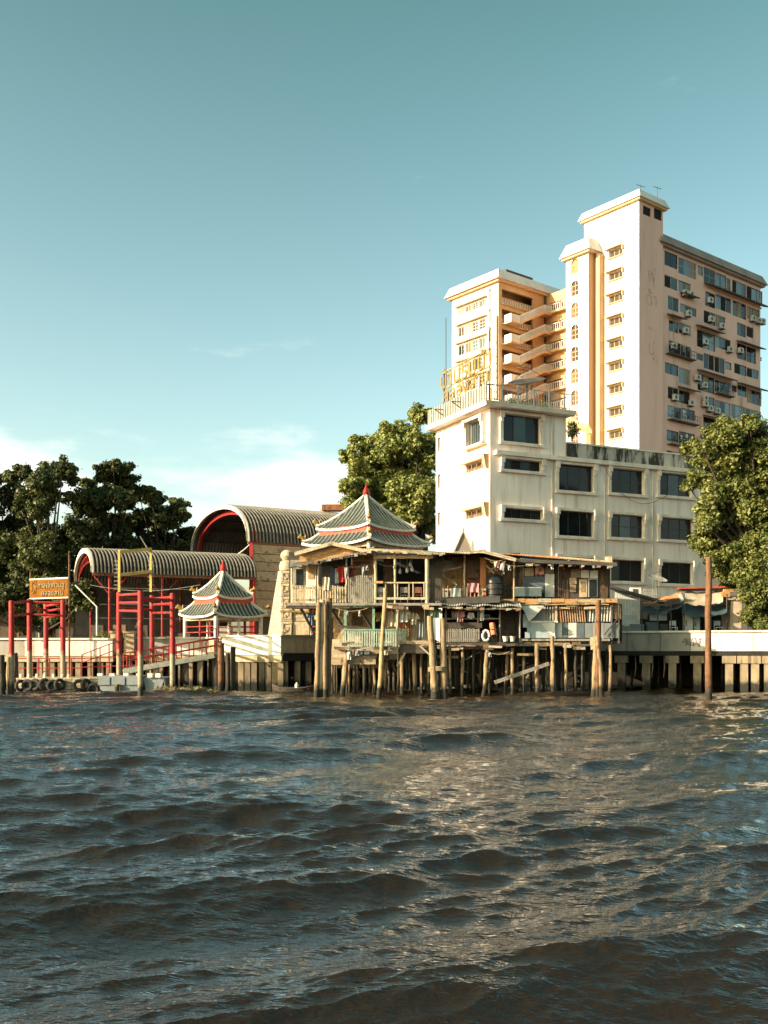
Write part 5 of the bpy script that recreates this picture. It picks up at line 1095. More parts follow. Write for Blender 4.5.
def garment(name, label, px, y0, y1, w, Y, m, kind='shirt', group='washing hung on the stilt house'):
    """a hanging piece of washing with folds, shoulders and sleeves"""
    x0, z0, z1 = XY(px, Y), ZY(y1, Y), ZY(y0, Y); W_ = w * Y / F; g = []; ph = rnd() * 6
    for j in range(8):
        v = j / 7
        if kind == 'shirt': hw = W_ * (.34 + .16 * math.sin(min(1, v * 3.2) * 1.57)) if v < .32 else W_ * (.36 + .05 * v)
        elif kind == 'trousers': hw = W_ * (.34 + .06 * v)
        else: hw = W_ * (.5 - .03 * math.sin(v * 3))
        g.append([(x0 + hw * (i / 4 - 1) , Y + .05 * math.sin(i * 1.5 + ph + v * 2), z1 + (z0 - z1) * v - .03 * abs(i / 4 - 1)) for i in range(9)])
    a = MB(); a.sheet(g, Vector((0, .03, 0)))
    if kind == 'shirt':
        for s_ in (-1, 1): a.tube([(x0 + s_ * W_ * .42, Y, z1 - .06), (x0 + s_ * W_ * .62, Y + .02, z1 - .34)], [.07, .09], 7)
    return a.build(name, m, None, True, label, 'laundry', group)

# ---- house A: left house, two storeys on stilts
YA = 59.0
A = thing('stilt_house', 'two storey timber stilt house with green lower balcony in front of the pavilion', 'house', (XY(365, 60), 60, -1.4))
# floors
part('floor', A, 'wood_grey', 287, 442, 603, 605.5, YA, 5.2); part('floor_beam', A, 'wood_dark', 286, 350, 605.6, 608.5, YA + .05, .25); part('floor_beam', A, 'wood_dark', 350, 442, 605.6, 608, YA + .3, .25)
part('floor', A, 'wood_grey', 335, 440, 646.8, 649, YA + .1, 5.0)
# upper left balcony
slat_rail(A, 292, 347, 585.5, 602.5, YA + .1, 'wood_pale', 22, .42); 
for px, y0, y1 in ((292, 566, 603), (318, 561, 603), (346.5, 556, 603)): post(A, px, y0, px, y1, YA + .18, .055, 'wood_pale')
# curved-top railing further right
a = MB(); n = 13
for i in range(n):
    x = XY(348 + 26 * i / n, YA + .1); zt_ = ZY(578 - 3.0 * math.sin(i / n * 3.1), YA); a.box(x, x + .085, YA + .1, YA + .14, ZY(602.5, YA), zt_)
a.build('slat_railing', 'wood_grey', A)
slat_rail(A, 362, 374, 577, 602.4, YA + .22, 'plank_tan', 6, .08, .12)
# rooms behind the balcony
YB = YA + 2.4
planks_v(A, 290, 318, 560, 604, YB, ('wood_brown', 'wood_tan', 'wood_grey'), .45)
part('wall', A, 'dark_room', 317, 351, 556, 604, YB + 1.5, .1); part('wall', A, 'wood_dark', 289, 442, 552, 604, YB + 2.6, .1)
f = part('window', A, 'wood_grey', 294.5, 304.5, 567.5, 586, YB - .1, .08); part('pane', f, 'glass', 296, 303, 569, 585, YB - .13, .02)
f = part('door', A, 'quay_white', 306, 316, 565.5, 604, YB - .1, .08); part('door_panel', f, 'wood_tan', 308.2, 313.8, 568, 579, YB - .13, .02)
planks_h(A, 352, 372.5, 555, 604, YB - .4, ('plank_tan', 'plank_pale', 'plank_orange'), .34)
part('curtain', A, 'cloth_grey', 322, 333, 566, 590, YB + .5, .05)
part('corner_post', A, 'wood_red', 371.5, 376, 553, 605, YA + .5, .2)
# roofs over the left rooms
def roof_sheet(t, pts, m, th=.05, nm='roof'):
    a = MB(); a.hexa([q + Vector((0, 0, -th)) for q in pts], pts); return a.build(nm, m, t)
corr(A, P(288, 567.5, YA - .4), P(374, 550.5, YA - .4), P(288, 567.5, YA - .4) + Vector((0, 3.2, .55)), 30, 'tin_grey', .025, 'roof_sheet')
a = MB(); a.beam(P(289, 568, YA - .3), P(374, 551.5, YA - .3), .07, .1); a.build('eave_board', 'wood_grey', A)
gp = [P(295, 553, YA + .3), P(332, 542.5, YA + .3), P(376, 552.5, YA + .3)]
for q0, q1 in ((gp[0], gp[1]), (gp[1], gp[2])):
    dv = Vector((0, 3.4, .15)); a = MB(); a.hexa([q0 + Vector((0, -.3, -.03)), q1 + Vector((0, -.3, -.03)), q1 + dv + Vector((0, 0, -.03)), q0 + dv + Vector((0, 0, -.03))], [q0 + Vector((0, -.3, .03)), q1 + Vector((0, -.3, .03)), q1 + dv + Vector((0, 0, .03)), q0 + dv + Vector((0, 0, .03))]); a.build('gable_roof', 'tin_grey', A)
    a = MB(); a.beam(q0 + Vector((0, -.36, -.1)), q1 + Vector((0, -.36, -.1)), .06, .2); a.build('barge_board', 'wood_pale', A)
a = MB(); a.add([gp[0] + Vector((.3, 0, -.15)), gp[1] + Vector((0, 0, -.18)), gp[2] + Vector((-.2, 0, -.15)), P(374, 556, YA + .3), P(298, 562, YA + .3)], [(0, 1, 2, 3, 4)]); a.build('gable_wall', 'plank_orange', A)
corr(A, P(369, 548.2, YA - .3), P(470, 554, YA - .3), P(369, 548.2, YA - .3) + Vector((0, 4.2, .42)), 40, 'tin_grey', .025, 'roof_sheet')
a = MB(); a.beam(P(368, 549.6, YA - .25), P(445, 553.4, YA - .25), .06, .17); a.build('eave_board', 'wood_pale', A)
# middle bay
for px, y0, r in ((375.5, 553, .09), (395, 551, .07), (427, 556, .12)): post(A, px, y0, px, 604, YA + .12, r, 'wood_pale')
a = MB(); px_box(a, 373, 433, 555.5, 558.5, YA + .02, .1); a.build('top_beam', 'wood_tan', A)
a = MB(); px_box(a, 374, 428, 582, 583.3, YA + .02, .07); px_box(a, 374, 428, 597.3, 599.6, YA + .02, .08); a.build('rail', 'wood_pale', A)
a = MB()
for px in (385.5, 397.5, 409, 413, 424): px_box(a, px - .5, px + .5, 583.3, 597.3, YA + .03, .05)
a.build('baluster', 'wood_pale', A)
part('handrail', A, 'plank_orange', 374.5, 383, 581, 583.3, YA - .05, .07)
part('wall_panel', A, 'wood_brown', 383.5, 394.5, 557, 604, YB + .6, .08)
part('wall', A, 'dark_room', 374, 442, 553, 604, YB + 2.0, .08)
part('side_wall', A, 'wood_dark', 428.5, 441.5, 557, 604, YA + 1.2, .1)
slat_rail(A, 428, 443, 583, 602.5, YA + .25, 'dark_metal', 6, .8, 0)
# lower storey
YL = YA + .2
slat_rail(A, 345, 407, 630, 646.5, YL, 'pale_green', 26, .5, .03)
a = MB(); px_box(a, 344, 408, 629, 630.5, YL - .03, .09); a.build('green_rail', 'green_paint', A)
for px in (345.3, 373.5): part('green_post', A, 'green_paint', px - 1.3, px + 1.3, 606, 647, YL + .02, .12)
part('green_post', A, 'pale_green', 396, 398.5, 607, 647, YL + .05, .1)
a = MB(); px_box(a, 344, 374, 605.6, 607.6, YL - .06, .06); a.build('green_beam', 'green_paint', A)
planks_v(A, 333, 345, 608, 648, YL + 1.2, ('plaster_pink', 'wood_tan', 'wood_pale'), .4); planks_v(A, 347, 373, 608, 647, YL + 2.4, ('plaster_pink', 'plaster_pink', 'wood_pale', 'wood_tan'), .5)
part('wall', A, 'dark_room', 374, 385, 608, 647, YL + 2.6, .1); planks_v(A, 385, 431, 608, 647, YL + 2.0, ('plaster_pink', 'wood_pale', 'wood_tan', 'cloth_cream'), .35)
part('window', A, 'wood_brown', 352, 362, 614, 628, YL + 2.3, .06)
for p0, p1 in (((358, 607), (374, 631)), ((331, 609), (343, 627)), ((300, 607), (313, 631)), ((338, 626), (372, 629))): MB().beam(P(*p0, YA + .25), P(*p1, YA + .25 + (.6 if p0[0] != 338 else 0)), .1, .14).build('brace', 'wood_dark', A)
planks_h(A, 340, 376, 650, 664.5, YA + .3, ('plank_tan', 'plank_pale'), .42); planks_h(A, 328, 342, 639, 665, YA + .75, ('plank_tan', 'plank_pale'), .4); planks_h(A, 366, 404, 649.3, 653.8, YA + .15, ('plank_tan',), .3); planks_h(A, 399, 431, 640.5, 653.5, YA + .05, ('plank_pale', 'plank_tan', 'plank_dark'), .28)
for p0, p1 in (((405, 653), (397, 666)), ((420, 646), (431, 656))): MB().beam(P(*p0, YA - .1), P(*p1, YA - .05), .07, .09).build('brace', 'wood_pale', A)
for px, w in ((359, 10), (366, 7)): part('hanging_box', A, 'board_blue', px - w / 2, px + w / 2, 650.5, 654.5, YA - .05, .3)
part('wall', A, 'underdeck_shade', 330, 440, 650, 668, YA + 6, .1)
# stilts of house A
for px0, y0, px1, dy, r in ((331, 650, 332.5, .9, .1), (347.5, 650, 340, .1, .16), (347, 655, 346, .8, .07), (349, 655, 349.5, 1.6, .07), (354.5, 655, 354.5, 1.2, .09), (363, 655, 366.5, .6, .12), (370, 655, 370.5, 2.0, .09), (373, 655, 376, .7, .09), (385, 655, 386, 1.2, .1), (389, 660, 389.5, 3, .08),
                           (402, 652, 402.2, .7, .12), (406.5, 655, 406.8, 2.2, .1), (413.5, 652, 416.5, .6, .13), (416.5, 655, 416.5, 2.4, .08), (421.5, 652, 421, 1.2, .1), (428.5, 650, 429, 1.0, .1), (398, 612, 397.5, -.05, .05), (335, 660, 335, 4, .1), (358, 660, 359, 4, .1), (380, 660, 380, 4.5, .1), (394, 660, 394, 4, .1), (410, 660, 411, 4.5, .1), (425, 660, 425, 4, .1)):
    stilt(A, px0, y0, px1, YA + dy, r, 'stilt' if dy < 2.1 else 'stilt_dark')  # rear stilts use near-black timber: under-floor shade put into the colour
# things on house A
garment('shirt', 'bright red shirt hanging on the upper left balcony', 343, 566, 582, 9, YA + .5, 'cloth_red'); garment('shirt', 'maroon shirt hanging next to the bright red one', 350.5, 565, 581, 7, YA + .55, 'cloth_maroon')
garment('towel', 'white cloth hanging beside the bright red shirt', 337, 568, 583, 4, YA + .6, 'cloth_white', 'towel'); garment('trousers', 'blue grey trousers hanging on the upper left balcony', 333, 567, 585, 4, YA + .62, 'cloth_blue', 'trousers'); garment('towel', 'cream cloth laid over the upper left balcony rail', 326, 577, 590, 7, YA + .07, 'cloth_cream', 'towel')
garment('shirt', 'small blue shirt hanging under the upper left balcony', 311, 612, 626, 6, YA + 1.0, 'cloth_blue'); garment('towel', 'orange cloth hanging under the upper left balcony', 312.5, 608, 616, 8, YA + 1.1, 'cloth_orange', 'towel')
garment('shirt', 'yellow shirt hanging in the dark lower doorway', 378.5, 612, 621, 5, YL + 1.5, 'cloth_yellow')
garment('shirt', 'large white shirt hanging above the green balcony', 404, 609, 622, 11, YL + .8, 'cloth_white'); garment('towel', 'cream towel hanging above the green balcony', 392, 611, 626, 8, YL + .9, 'cloth_cream', 'towel'); garment('shirt', 'red and tan shirt hanging low behind the green balcony', 402, 622, 634, 7, YL + 1.2, 'cloth_orange')
garment('shirt', 'pale shirt hanging between the green balcony and the leaning poles', 414, 613, 624, 8, YL + .7, 'cloth_cream'); garment('towel', 'grey towel hanging left of the leaning poles', 420, 622, 640, 6, YL + .6, 'cloth_grey', 'towel'); garment('shirt', 'light green shirt hanging above the leaning poles', 436, 608, 618, 9, YL + .6, 'cloth_green'); garment('trousers', 'tan trousers hanging beside the green balcony end', 409.5, 628, 645, 6, YL + .5, 'plank_orange', 'trousers'); garment('towel', 'white towel hanging behind the leaning bare pole', 389.5, 617, 627, 5, YL + 1.3, 'cloth_white', 'towel')
for i, (px, y, lab) in enumerate(((400, 571.5, 'lowest left white net float hanging in the open bay'), (407, 570.5, 'middle white net float hanging in the open bay'), (410.3, 564, 'highest white net float hanging in the open bay'), (412, 569, 'white net float hanging below the highest one'))):
    Y = YA + 1.2; a = MB(); q = P(px, y, Y); a.lathe(q, [(.02, -.16), (.09, -.1), (.1, 0), (.06, .1), (.03, .18)], 8); a.tube([q + Vector((0, 0, .17)), P(px, 558, Y)], .008, 4); a.build('net_float', 'cloth_white', None, True, lab, 'float', 'net floats')
def chair(label, px, y, Y, m, s=1.0):
    t = thing('chair', label, 'chair', P(px, y, Y)); c = P(px, y, Y)
    a = MB(); a.box(c.x - .24 * s, c.x + .24 * s, c.y - .24 * s, c.y + .24 * s, c.z + .42 * s, c.z + .47 * s); a.build('seat', m, t)
    a = MB(); a.box(c.x - .24 * s, c.x + .24 * s, c.y + .2 * s, c.y + .24 * s, c.z + .6 * s, c.z + .95 * s); a.build('backrest', m, t)
    for i in (-1, 1):
        for j in (-1, 1): a = MB(); a.box(c.x + i * .21 * s - .02, c.x + i * .21 * s + .02, c.y + j * .21 * s - .02, c.y + j * .21 * s + .02, c.z, c.z + (.42 if j < 0 else .95) * s); a.build('leg', m, t)
chair('red brown wooden chair in the open upper bay', 418, 602.8, YA + .9, 'wood_red'); chair('grey wooden chair behind the railing in the open upper bay', 404, 602.8, YA + 1.1, 'wood_grey')
t = thing('basin', 'round white basin standing on the upper railing corner', 'basin', P(380, 602.8, YA + .6)); a = MB(); a.lathe(P(380, 602.8, YA + .6), [(.12, 0), (.12, .5), (.3, .62), (.34, .85), (.28, .9), (.1, .95)], 12); a.build('bowl', 'plastic_white', t, True)
t = thing('bicycle_frame', 'old bicycle hung against the lower wall behind the green balcony', 'bicycle', P(355, 629, YL + 1.5))
for px in (351.5, 358.5):
    c = P(px, 624, YL + 1.5); a = MB(); a.tube([c + Vector((.2 * math.cos(k * .5236), 0, .2 * math.sin(k * .5236))) for k in range(13)], .02, 5, False); a.build('wheel', 'rubber', t)
a = MB(); a.tube([P(351.5, 624, YL + 1.5), P(354, 619, YL + 1.5), P(357.5, 619, YL + 1.5), P(358.5, 624, YL + 1.5)], .02, 5); a.tube([P(354, 619, YL + 1.5), P(355.5, 624, YL + 1.5), P(357.5, 619, YL + 1.5)], .02, 5); a.build('frame', 'dark_metal', t)
# mooring poles in front
def bundle(label, logs, Y, knot, mats=('stilt',)):
    t = thing('mooring_poles', label, 'mooring poles', (XY(logs[0][2], Y), Y, -1.4))
    for i, (x0, y0, x1, dy, r) in enumerate(logs): q = P(x0, y0, Y + dy); b = Vector((XY(x1, Y + dy), Y + dy, -1.4)); MB().log(b, q, r * 1.08, r * .95, 10, 9, .03).build('pole', mats[i % len(mats)], t, True)
    for px, y, R in knot:
        c = P(px, y, Y - .02)
        for k in range(4): a = MB(); a.tube([c + Vector((R * math.cos(j * .6283), .3 + R * .8 * math.sin(j * .6283), .06 * k - .1 + .03 * math.sin(j))) for j in range(11)], .035, 5, False); a.build('rope_turn', 'rope', t, True)
    return t
bundle('three tall pale poles lashed together at the left end of the stilt house', [(319, 602, 315.5, 0, .15), (322.5, 600, 319.5, .15, .16), (325, 604, 325, .1, .15), (329.5, 598, 327, .5, .2)], 56.6, [(320.5, 617, .34), (323, 622, .3)], ('stilt', 'wood_pale', 'stilt', 'wood_brown'))
bundle('single leaning bare pole in front of the green balcony', [(385.5, 588, 377.5, 0, .125)], 56.0, [], ('wood_tan',))
bundle('two stout leaning poles roped together right of the green balcony', [(430, 616, 437, 0, .19), (442.5, 618, 445.3, .2, .2), (433, 660, 432, .1, .1), (434, 640, 440, .9, .16)], 54.8, [(438, 669, .5)], ('stilt', 'stilt', 'wood_pale', 'stilt_dark'))
bundle('rusty brown pole knotted to two splayed legs before the corrugated wall', [(598.5, 600, 597, 0, .16), (596, 640, 592, .05, .14), (597, 636, 603.5, -.05, .15)], 56.4, [(597, 639, .3), (597, 643, .32), (597.5, 647, .3)], ('pole_rust', 'stilt', 'stilt'))
bundle('tall lone rust brown pole standing before the right quay wall', [(708.5, 557, 708.5, 0, .165)], 54.0, [], ('pole_rust',))

# ---- house B: middle, water tank and dark lower balcony
YM = 60.0
B = thing('stilt_house', 'middle stilt house with black water tank above a dark slatted balcony', 'house', (XY(480, 61), 61, -1.4))
part('floor', B, 'wood_dark', 442, 520, 601, 604, YM, 4.5); part('floor', B, 'wood_dark', 440, 522, 642, 645.5, YM, 5)
corr(B, P(436, 553.5, YM - .4), P(486, 550, YM - .4), P(436, 553.5, YM - .4) + Vector((0, 4.2, .3)), 20, 'tin_grey', .03, 'roof_sheet', wav=.02)
a = MB(); a.beam(P(436, 554.5, YM - .35), P(484, 551.5, YM - .35), .06, .14); a.beam(P(484, 551.5, YM - .35), P(516, 560, YM - .35), .07, .2); a.build('eave_board', 'wood_pale', B)
roof_sheet(B, [P(484, 551, YM - .4), P(516, 559, YM - .4), P(516, 559, YM - .4) + Vector((0, 4, .45)), P(484, 551, YM - .4) + Vector((0, 4, .45))], 'tin_grey')
planks_v(B, 441, 466, 557, 602, YM + 2.2, ('wood_orange', 'wood_tan', 'wood_orange', 'plank_orange'), .35); part('wall', B, 'wood_red', 466, 480, 555, 585, YM + 1.6, .1); part('wall_panel', B, 'tarp_orange', 480, 486, 557, 602, YM + 1.0, .08)
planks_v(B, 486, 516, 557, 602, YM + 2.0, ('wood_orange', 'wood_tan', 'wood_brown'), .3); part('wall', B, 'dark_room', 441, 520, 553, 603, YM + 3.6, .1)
part('window', B, 'tin_grey', 443, 455, 560.5, 569.5, YM + 2.1, .05); part('wall_board', B, 'wood_brown', 467, 479, 560, 578, YM + 1.5, .05)  # brown board set just before the red wall
post(B, 464.5, 554, 464.5, 603, YM + .2, .06, 'wood_pale'); post(B, 514, 558, 514, 602, YM + .3, .06, 'wood_tan')
for p0, p1 in (((488, 572), (503, 561)), ((486, 565), (500, 580)), ((441, 574), (457, 585)), ((441, 571), (462, 567))): MB().beam(P(*p0, YM + .6), P(*p1, YM + .6), .05, .07).build('brace', 'wood_pale', B)
slat_rail(B, 443, 486, 587, 600, YM + .15, 'wood_pale', 11, .82, .08)
roof_sheet(B, [P(441, 599, YM - .6), P(500, 596.5, YM - .6), P(500, 596, YM + .1), P(441, 597, YM + .1)], 'sheet_dark', .35, 'awning')
corr(B, P(436, 605, YM - .9), P(523, 607, YM - .9), P(436, 605, YM - .9) + Vector((0, 1.6, .4)), 34, 'tin_grey', .03, 'lower_roof_sheet', wav=.05)
a = MB(); a.beam(P(440, 606.6, YM - .8), P(470, 609.5, YM - .8), .07, .09); a.beam(P(470, 609.5, YM - .8), P(523, 608.5, YM - .8), .05, .08); a.build('eave_board', 'wood_grey', B)
slat_rail(B, 444, 480, 629, 642, YM - .05, 'wood_grey', 19, .35, .05); slat_rail(B, 480, 498, 632, 642, YM, 'wood_dark', 8, .4, .04)
part('rail_board', B, 'wood_dark', 444, 482, 622.5, 628, YM - .02, .06); part('handrail', B, 'wood_grey', 442, 500, 618, 619.3, YM + .1, .06)
for px in (446, 478, 500, 520): post(B, px, 606, px, 643, YM + .15, .06, 'wood_grey')
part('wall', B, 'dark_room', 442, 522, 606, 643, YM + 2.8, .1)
planks_v(B, 500, 521, 608, 643, YM + 1.6, ('wood_dark', 'plank_dark'), .3)
f = part('window', B, 'tin_grey', 483.5, 490, 614.5, 620, YM + .5, .05); part('pane', f, 'glass', 484.3, 489.2, 615.3, 619.2, YM + .47, .02)
for px, y, w in ((447, 656.5, 22), (501.5, 653, 17), (525, 654.5, 16), (470, 648, 50), (540, 643.5, 60)): MB().beam(P(px - w / 2, y, YM + .6), P(px + w / 2, y + ru(-.6, .6), YM + .6), .12, .16).build('cross_beam', 'stilt', B)
MB().beam(P(494.5, 682.5, YM - .3), P(549, 663.5, YM - .1), .06, .22).build('slanting_plank', 'wood_grey', B)
for px0, y0, px1, dy, r in ((450, 646, 450.5, .4, .09), (455, 646, 456, 1.6, .08), (462.5, 646, 462, .5, .1), (467.5, 648, 468, 1.4, .08), (473, 648, 473, 2.6, .09), (488, 646, 482, .2, .13), (490, 648, 489, 1.2, .07), (507, 654, 505.5, .9, .1), (512.5, 648, 512, .5, .11), (524, 655, 523.5, .8, .09), (537, 644, 537.5, .2, .14), (552, 636, 553.5, -.3, .13), (565.5, 644, 567, .5, .1), (575, 644, 576, 1.3, .09), (583, 646, 583, 2.2, .1), (458, 650, 458, 3.5, .1), (480, 650, 480, 3.6, .1), (498, 650, 499, 3.8, .1), (518, 650, 518, 3.5, .1), (545, 650, 545, 3.2, .1), (560, 650, 559, 3.6, .1), (590, 650, 590, 3.6, .1), (610, 645, 610, .8, .1)): stilt(B, px0, y0, px1, YM + dy, r, 'stilt' if dy < 1 else 'stilt_dark')  # stilts farther back coloured near-black for the shade under the house
part('shaded_bank', B, 'underdeck_shade', 430, 620, 646, 672, YM + 7.5, .2)  # bank panel behind the stilts, under-house shade put into its near-black colour
for i in range(16): x, Y = ru(445, 600), YM + ru(1.5, 4); MB().log(P(x, ru(672, 690), Y), P(x + ru(-12, 12), ru(664, 692), Y + .4), .06, .05, 6, 3).build('driftwood', random.choice(('stilt', 'stilt_dark', 'wood_grey')), B)
# tank and clutter
t = thing('water_tank', 'black ribbed plastic water tank on the middle stilt house', 'water tank', P(494.5, 600, YM + .7)); q = P(494.5, 600, YM + .7); a = MB()
a.lathe(q, [(.5, 0), (.53, .05), (.53, .28), (.49, .31), (.53, .34), (.53, .6), (.49, .63), (.53, .66), (.53, .95), (.49, .98), (.53, 1.01), (.52, 1.3), (.4, 1.5), (.2, 1.56)], 18); a.build('tank', 'plastic_black', t, True); a = MB(); a.lathe(q + Vector((0, 0, 1.56)), [(.18, 0), (.18, .07), (.05, .09)], 12); a.build('lid', 'plastic_black', t)
items = [('bucket', 446, 'cloth_white', 'white'), ('bucket', 451, 'cloth_grey', 'grey'), ('basket', 456, 'cloth_blue', 'blue'), ('bucket', 461, 'cloth_yellow', 'yellow'), ('basket', 468, 'cloth_pink', 'pink'), ('bucket', 474, 'cloth_red', 'red'), ('basket', 480, 'cloth_cream', 'cream')]
for i, (nm, px, m, cw) in enumerate(items):
    q = P(px, 600.5, YM + .5 + .1 * (i % 2)); a = MB(); h = ru(.3, .6); r = ru(.14, .22); a.lathe(q, [(r * .75, 0), (r, h), (r * 1.1, h + .02), (r * .9, h + .03), (r * .65, .05)], 10); a.build(nm, m, None, True, f'{cw} {nm} among the clutter on the middle upper balcony', nm, 'clutter on the middle upper balcony')
garment('bundle_of_clothes', 'pink clothes heaped on the middle upper balcony rail', 473, 583, 592, 12, YM + .1, 'cloth_pink', 'towel'); garment('bundle_of_clothes', 'white sheet thrown over the middle upper balcony rail', 456, 588, 598, 10, YM + .05, 'cloth_white', 'towel')
garment('shirt', 'pinkish red shirt hanging over the dark slatted balcony', 461, 611, 622, 5, YM - .1, 'cloth_pink'); garment('shirt', 'small white shirt hanging over the dark slatted balcony', 471, 612, 619, 4, YM, 'cloth_white')
t = thing('life_jacket', 'orange life jacket hanging beside the white life ring', 'life jacket', P(492, 636, YM - .2)); a = MB(); Y = YM - .22
g = [[(XY(489.5 + 5.5 * i / 6 + (j * .28), Y), Y + .1 * math.sin(i * .52) * -1, ZY(622.5 + 12 * j / 6 + (1.2 if i in (0, 6) else 0), Y)) for i in range(7)] for j in range(7)]; a.sheet(g, Vector((0, .1, 0))); a.build('vest', 'cloth_orange', t, True); MB().beam(P(490, 629, Y - .12), P(497, 629.5, Y - .12), .02, .05).build('strap', 'dark_metal', t)
c = P(486, 635.5, YM - .2); a = MB(); a.tube([c + Vector((.2 * math.cos(k * math.pi / 10), 0, .3 * math.sin(k * math.pi / 10))) for k in range(21)], .075, 8, False); a.build('life_ring', 'plastic_white', None, True, 'white life ring hanging on the dark slatted balcony', 'life ring')
for px, w in ((505.5, 'left'), (512.5, 'right')):
    q = P(px, 641.5, YM - .1); a = MB(); a.lathe(q, [(.13, 0), (.19, .3), (.21, .32), (.17, .32)], 10); a.build('plant_tub', 'paper_white', None, True, f'{w} one of two pale tubs at the end of the dark balcony', 'tub', 'pale tubs')

# ---- house C: dark wooden upper wall, patchwork of metal sheets below
YC = 60.6
Cc = thing('stilt_house', 'right stilt house with dark plank wall above patched metal sheets', 'house', (XY(565, 61.5), 61.5, -1.4))
planks_v(Cc, 514, 609, 561, 599, YC + 1.0, ('wood_dark', 'wood_dark', 'wood_brown', 'wood_dark'), .32)
corr(Cc, P(496, 553.5, YC - .2), P(617, 563.5, YC - .2), P(496, 553.5, YC - .2) + Vector((0, 4.5, .32)), 50, 'rust_metal', .03, 'roof_sheet')
a = MB(); a.beam(P(514, 560.3, YC - .25), P(617, 564.6, YC - .25), .08, .2); a.build('eave_board', 'sheet_dark', Cc)
roof_sheet(Cc, [P(500, 553, YC + .4), P(561, 556.8, YC + .4), P(561, 558.6, YC + 3.5), P(500, 554.6, YC + 3.5)], 'tarp_orange', .12, 'red_roof_edge')
roof_sheet(Cc, [P(560, 556.5, YC + .3), P(612, 560.8, YC + .3), P(612, 562.8, YC + 3.5), P(560, 558.6, YC + 3.5)], 'wood_pale', .1, 'roof_board')
part('roof_block', Cc, 'wood_pale', 606.5, 612, 556.5, 560.5, YC + .5, .4)
part('soffit', Cc, 'sheet_dark', 514, 612, 562.5, 563.5, YC, 1.4)
Yf = YC + .88
def hang(m, x0, x1, y0, y1, nm='poster', k=.0, label=None):
    o = part(nm, Cc, m, x0, x1, y0, y1, Yf - k, .03)
    if label: o['label'] = label
    return o
hang('poster_tan', 524.6, 533.6, 568, 576, label='tan poster'); hang('poster_red', 535.4, 544, 567, 575, label='red and white poster'); hang('poster_brown', 545, 554, 568.2, 573.5); hang('board_blue', 524, 544.5, 576.6, 593, 'board', .02)
hang('paper_white', 545, 554.4, 574, 597, 'door', .02, 'white door'); hang('poster_brown', 571, 580.3, 569, 577.5); hang('paper_white', 581, 589, 570, 577.8, 'window_paper'); hang('paper_white', 590, 598, 570.5, 578.2, 'window_paper')
hang('poster_tan', 569.5, 576.5, 577.8, 584, k=.03); hang('poster_brown', 570, 576, 584.5, 592); f = hang('poster_tan', 579.3, 587.2, 579.5, 597, 'door', .03); part('door_panel', f, 'poster_brown', 581, 585.5, 582, 592, Yf - .05, .02)
f = hang('alu', 588.2, 597.8, 578.6, 597, 'window', .01); part('pane', f, 'glass', 589.2, 596.8, 579.4, 596.6, Yf - .04, .03)
for i in range(14): px = 557 + (i % 7) * 1.8 if i < 7 else 600 + (i % 7) * 1.2; part('batten', Cc, 'wood_brown', px, px + .35, 564, 598, YC + .93, .03)
f = part('ice_box', Cc, 'glass_pale', 512, 541.5, 588.3, 596.3, YC + .1, .5); part('lid', f, 'tin_grey', 511.5, 542, 587, 588.2, YC + .08, .55)
# deck
part('floor', Cc, 'wood_grey', 498, 617, 600.8, 603.4, YC - .1, 4.4)
for i in range(9): x = 498 + 13.2 * i; piece('deck_plank', Cc, front(YC - .2), XY(x, YC), XY(x + 13, YC), ZY(602.8 + ru(-.3, .6), YC), ZY(599 + ru(-.3, .4), YC), -.1, ru(0, .06), random.choice(('plank_orange', 'plank_tan', 'plank_orange', 'plank_pale')), ru(-.012, .012))
for i in range(5): x = 505 + 20 * i; MB().log(P(x, 604 + ru(-.5, 1), YC - .3), P(x + 24, 604.3 + ru(-1, .6), YC - .3), .05, .04, 6, 3).build('bamboo', 'wood_tan', Cc, True)
# lower patchwork wall
Yw = YC + .1
corr(Cc, P(531, 606, Yw), P(556, 606, Yw), P(531, 622, Yw), 9, 'tin_grey', .05); corr(Cc, P(557.5, 606, Yw), P(584, 605.5, Yw), P(559, 622.5, Yw), 11, 'rust_metal', .05); corr(Cc, P(588, 606, Yw), P(611, 606, Yw), P(587, 621.5, Yw), 8, 'tin_grey', .05)
part('wall_panel', Cc, 'wood_dark', 583, 588.5, 605, 622.6, Yw + .12, .04); part('post', Cc, 'wood_pale', 555, 557.3, 604, 624, Yw - .06, .08); part('wall_panel', Cc, 'rust_metal', 611.2, 621, 603.5, 619, Yw + .1, .04)
a = MB(); a.add([P(521.5, 606, Yw - .45), P(545, 604.6, Yw - .3), P(534, 617.5, Yw - .42), P(529, 621.5, Yw - .5)], [(0, 1, 2, 3)]); a.add([P(521.5, 606, Yw - .43), P(545, 604.6, Yw - .28), P(534, 617.5, Yw - .4), P(529, 621.5, Yw - .48)], [(3, 2, 1, 0)]); a.build('loose_sheet', 'sheet_white', Cc)
part('wall_panel', Cc, 'tin_blue', 523, 530, 614, 627.5, Yw - .15, .04); part('sill_board', Cc, 'sheet_white', 530, 558, 620.8, 622.6, Yw - .2, .12)
part('wall_panel', Cc, 'tin_blue', 527, 556, 622.7, 638, Yw - .12, .04); part('wall_panel', Cc, 'tin_blue', 525, 530, 632, 638, Yw - .18, .04)
a = MB(); a.add([P(541, 623.5, Yw - .2), P(555, 622.8, Yw - .2), P(555, 636.5, Yw - .2), P(551, 635, Yw - .2), P(541, 623.5, Yw - .17), P(555, 622.8, Yw - .17), P(555, 636.5, Yw - .17), P(551, 635, Yw - .17)], [(3, 2, 1, 0), (4, 5, 6, 7), (0, 1, 5, 4), (1, 2, 6, 5), (2, 3, 7, 6), (3, 0, 4, 7)]); a.build('loose_sheet', 'sheet_white', Cc)
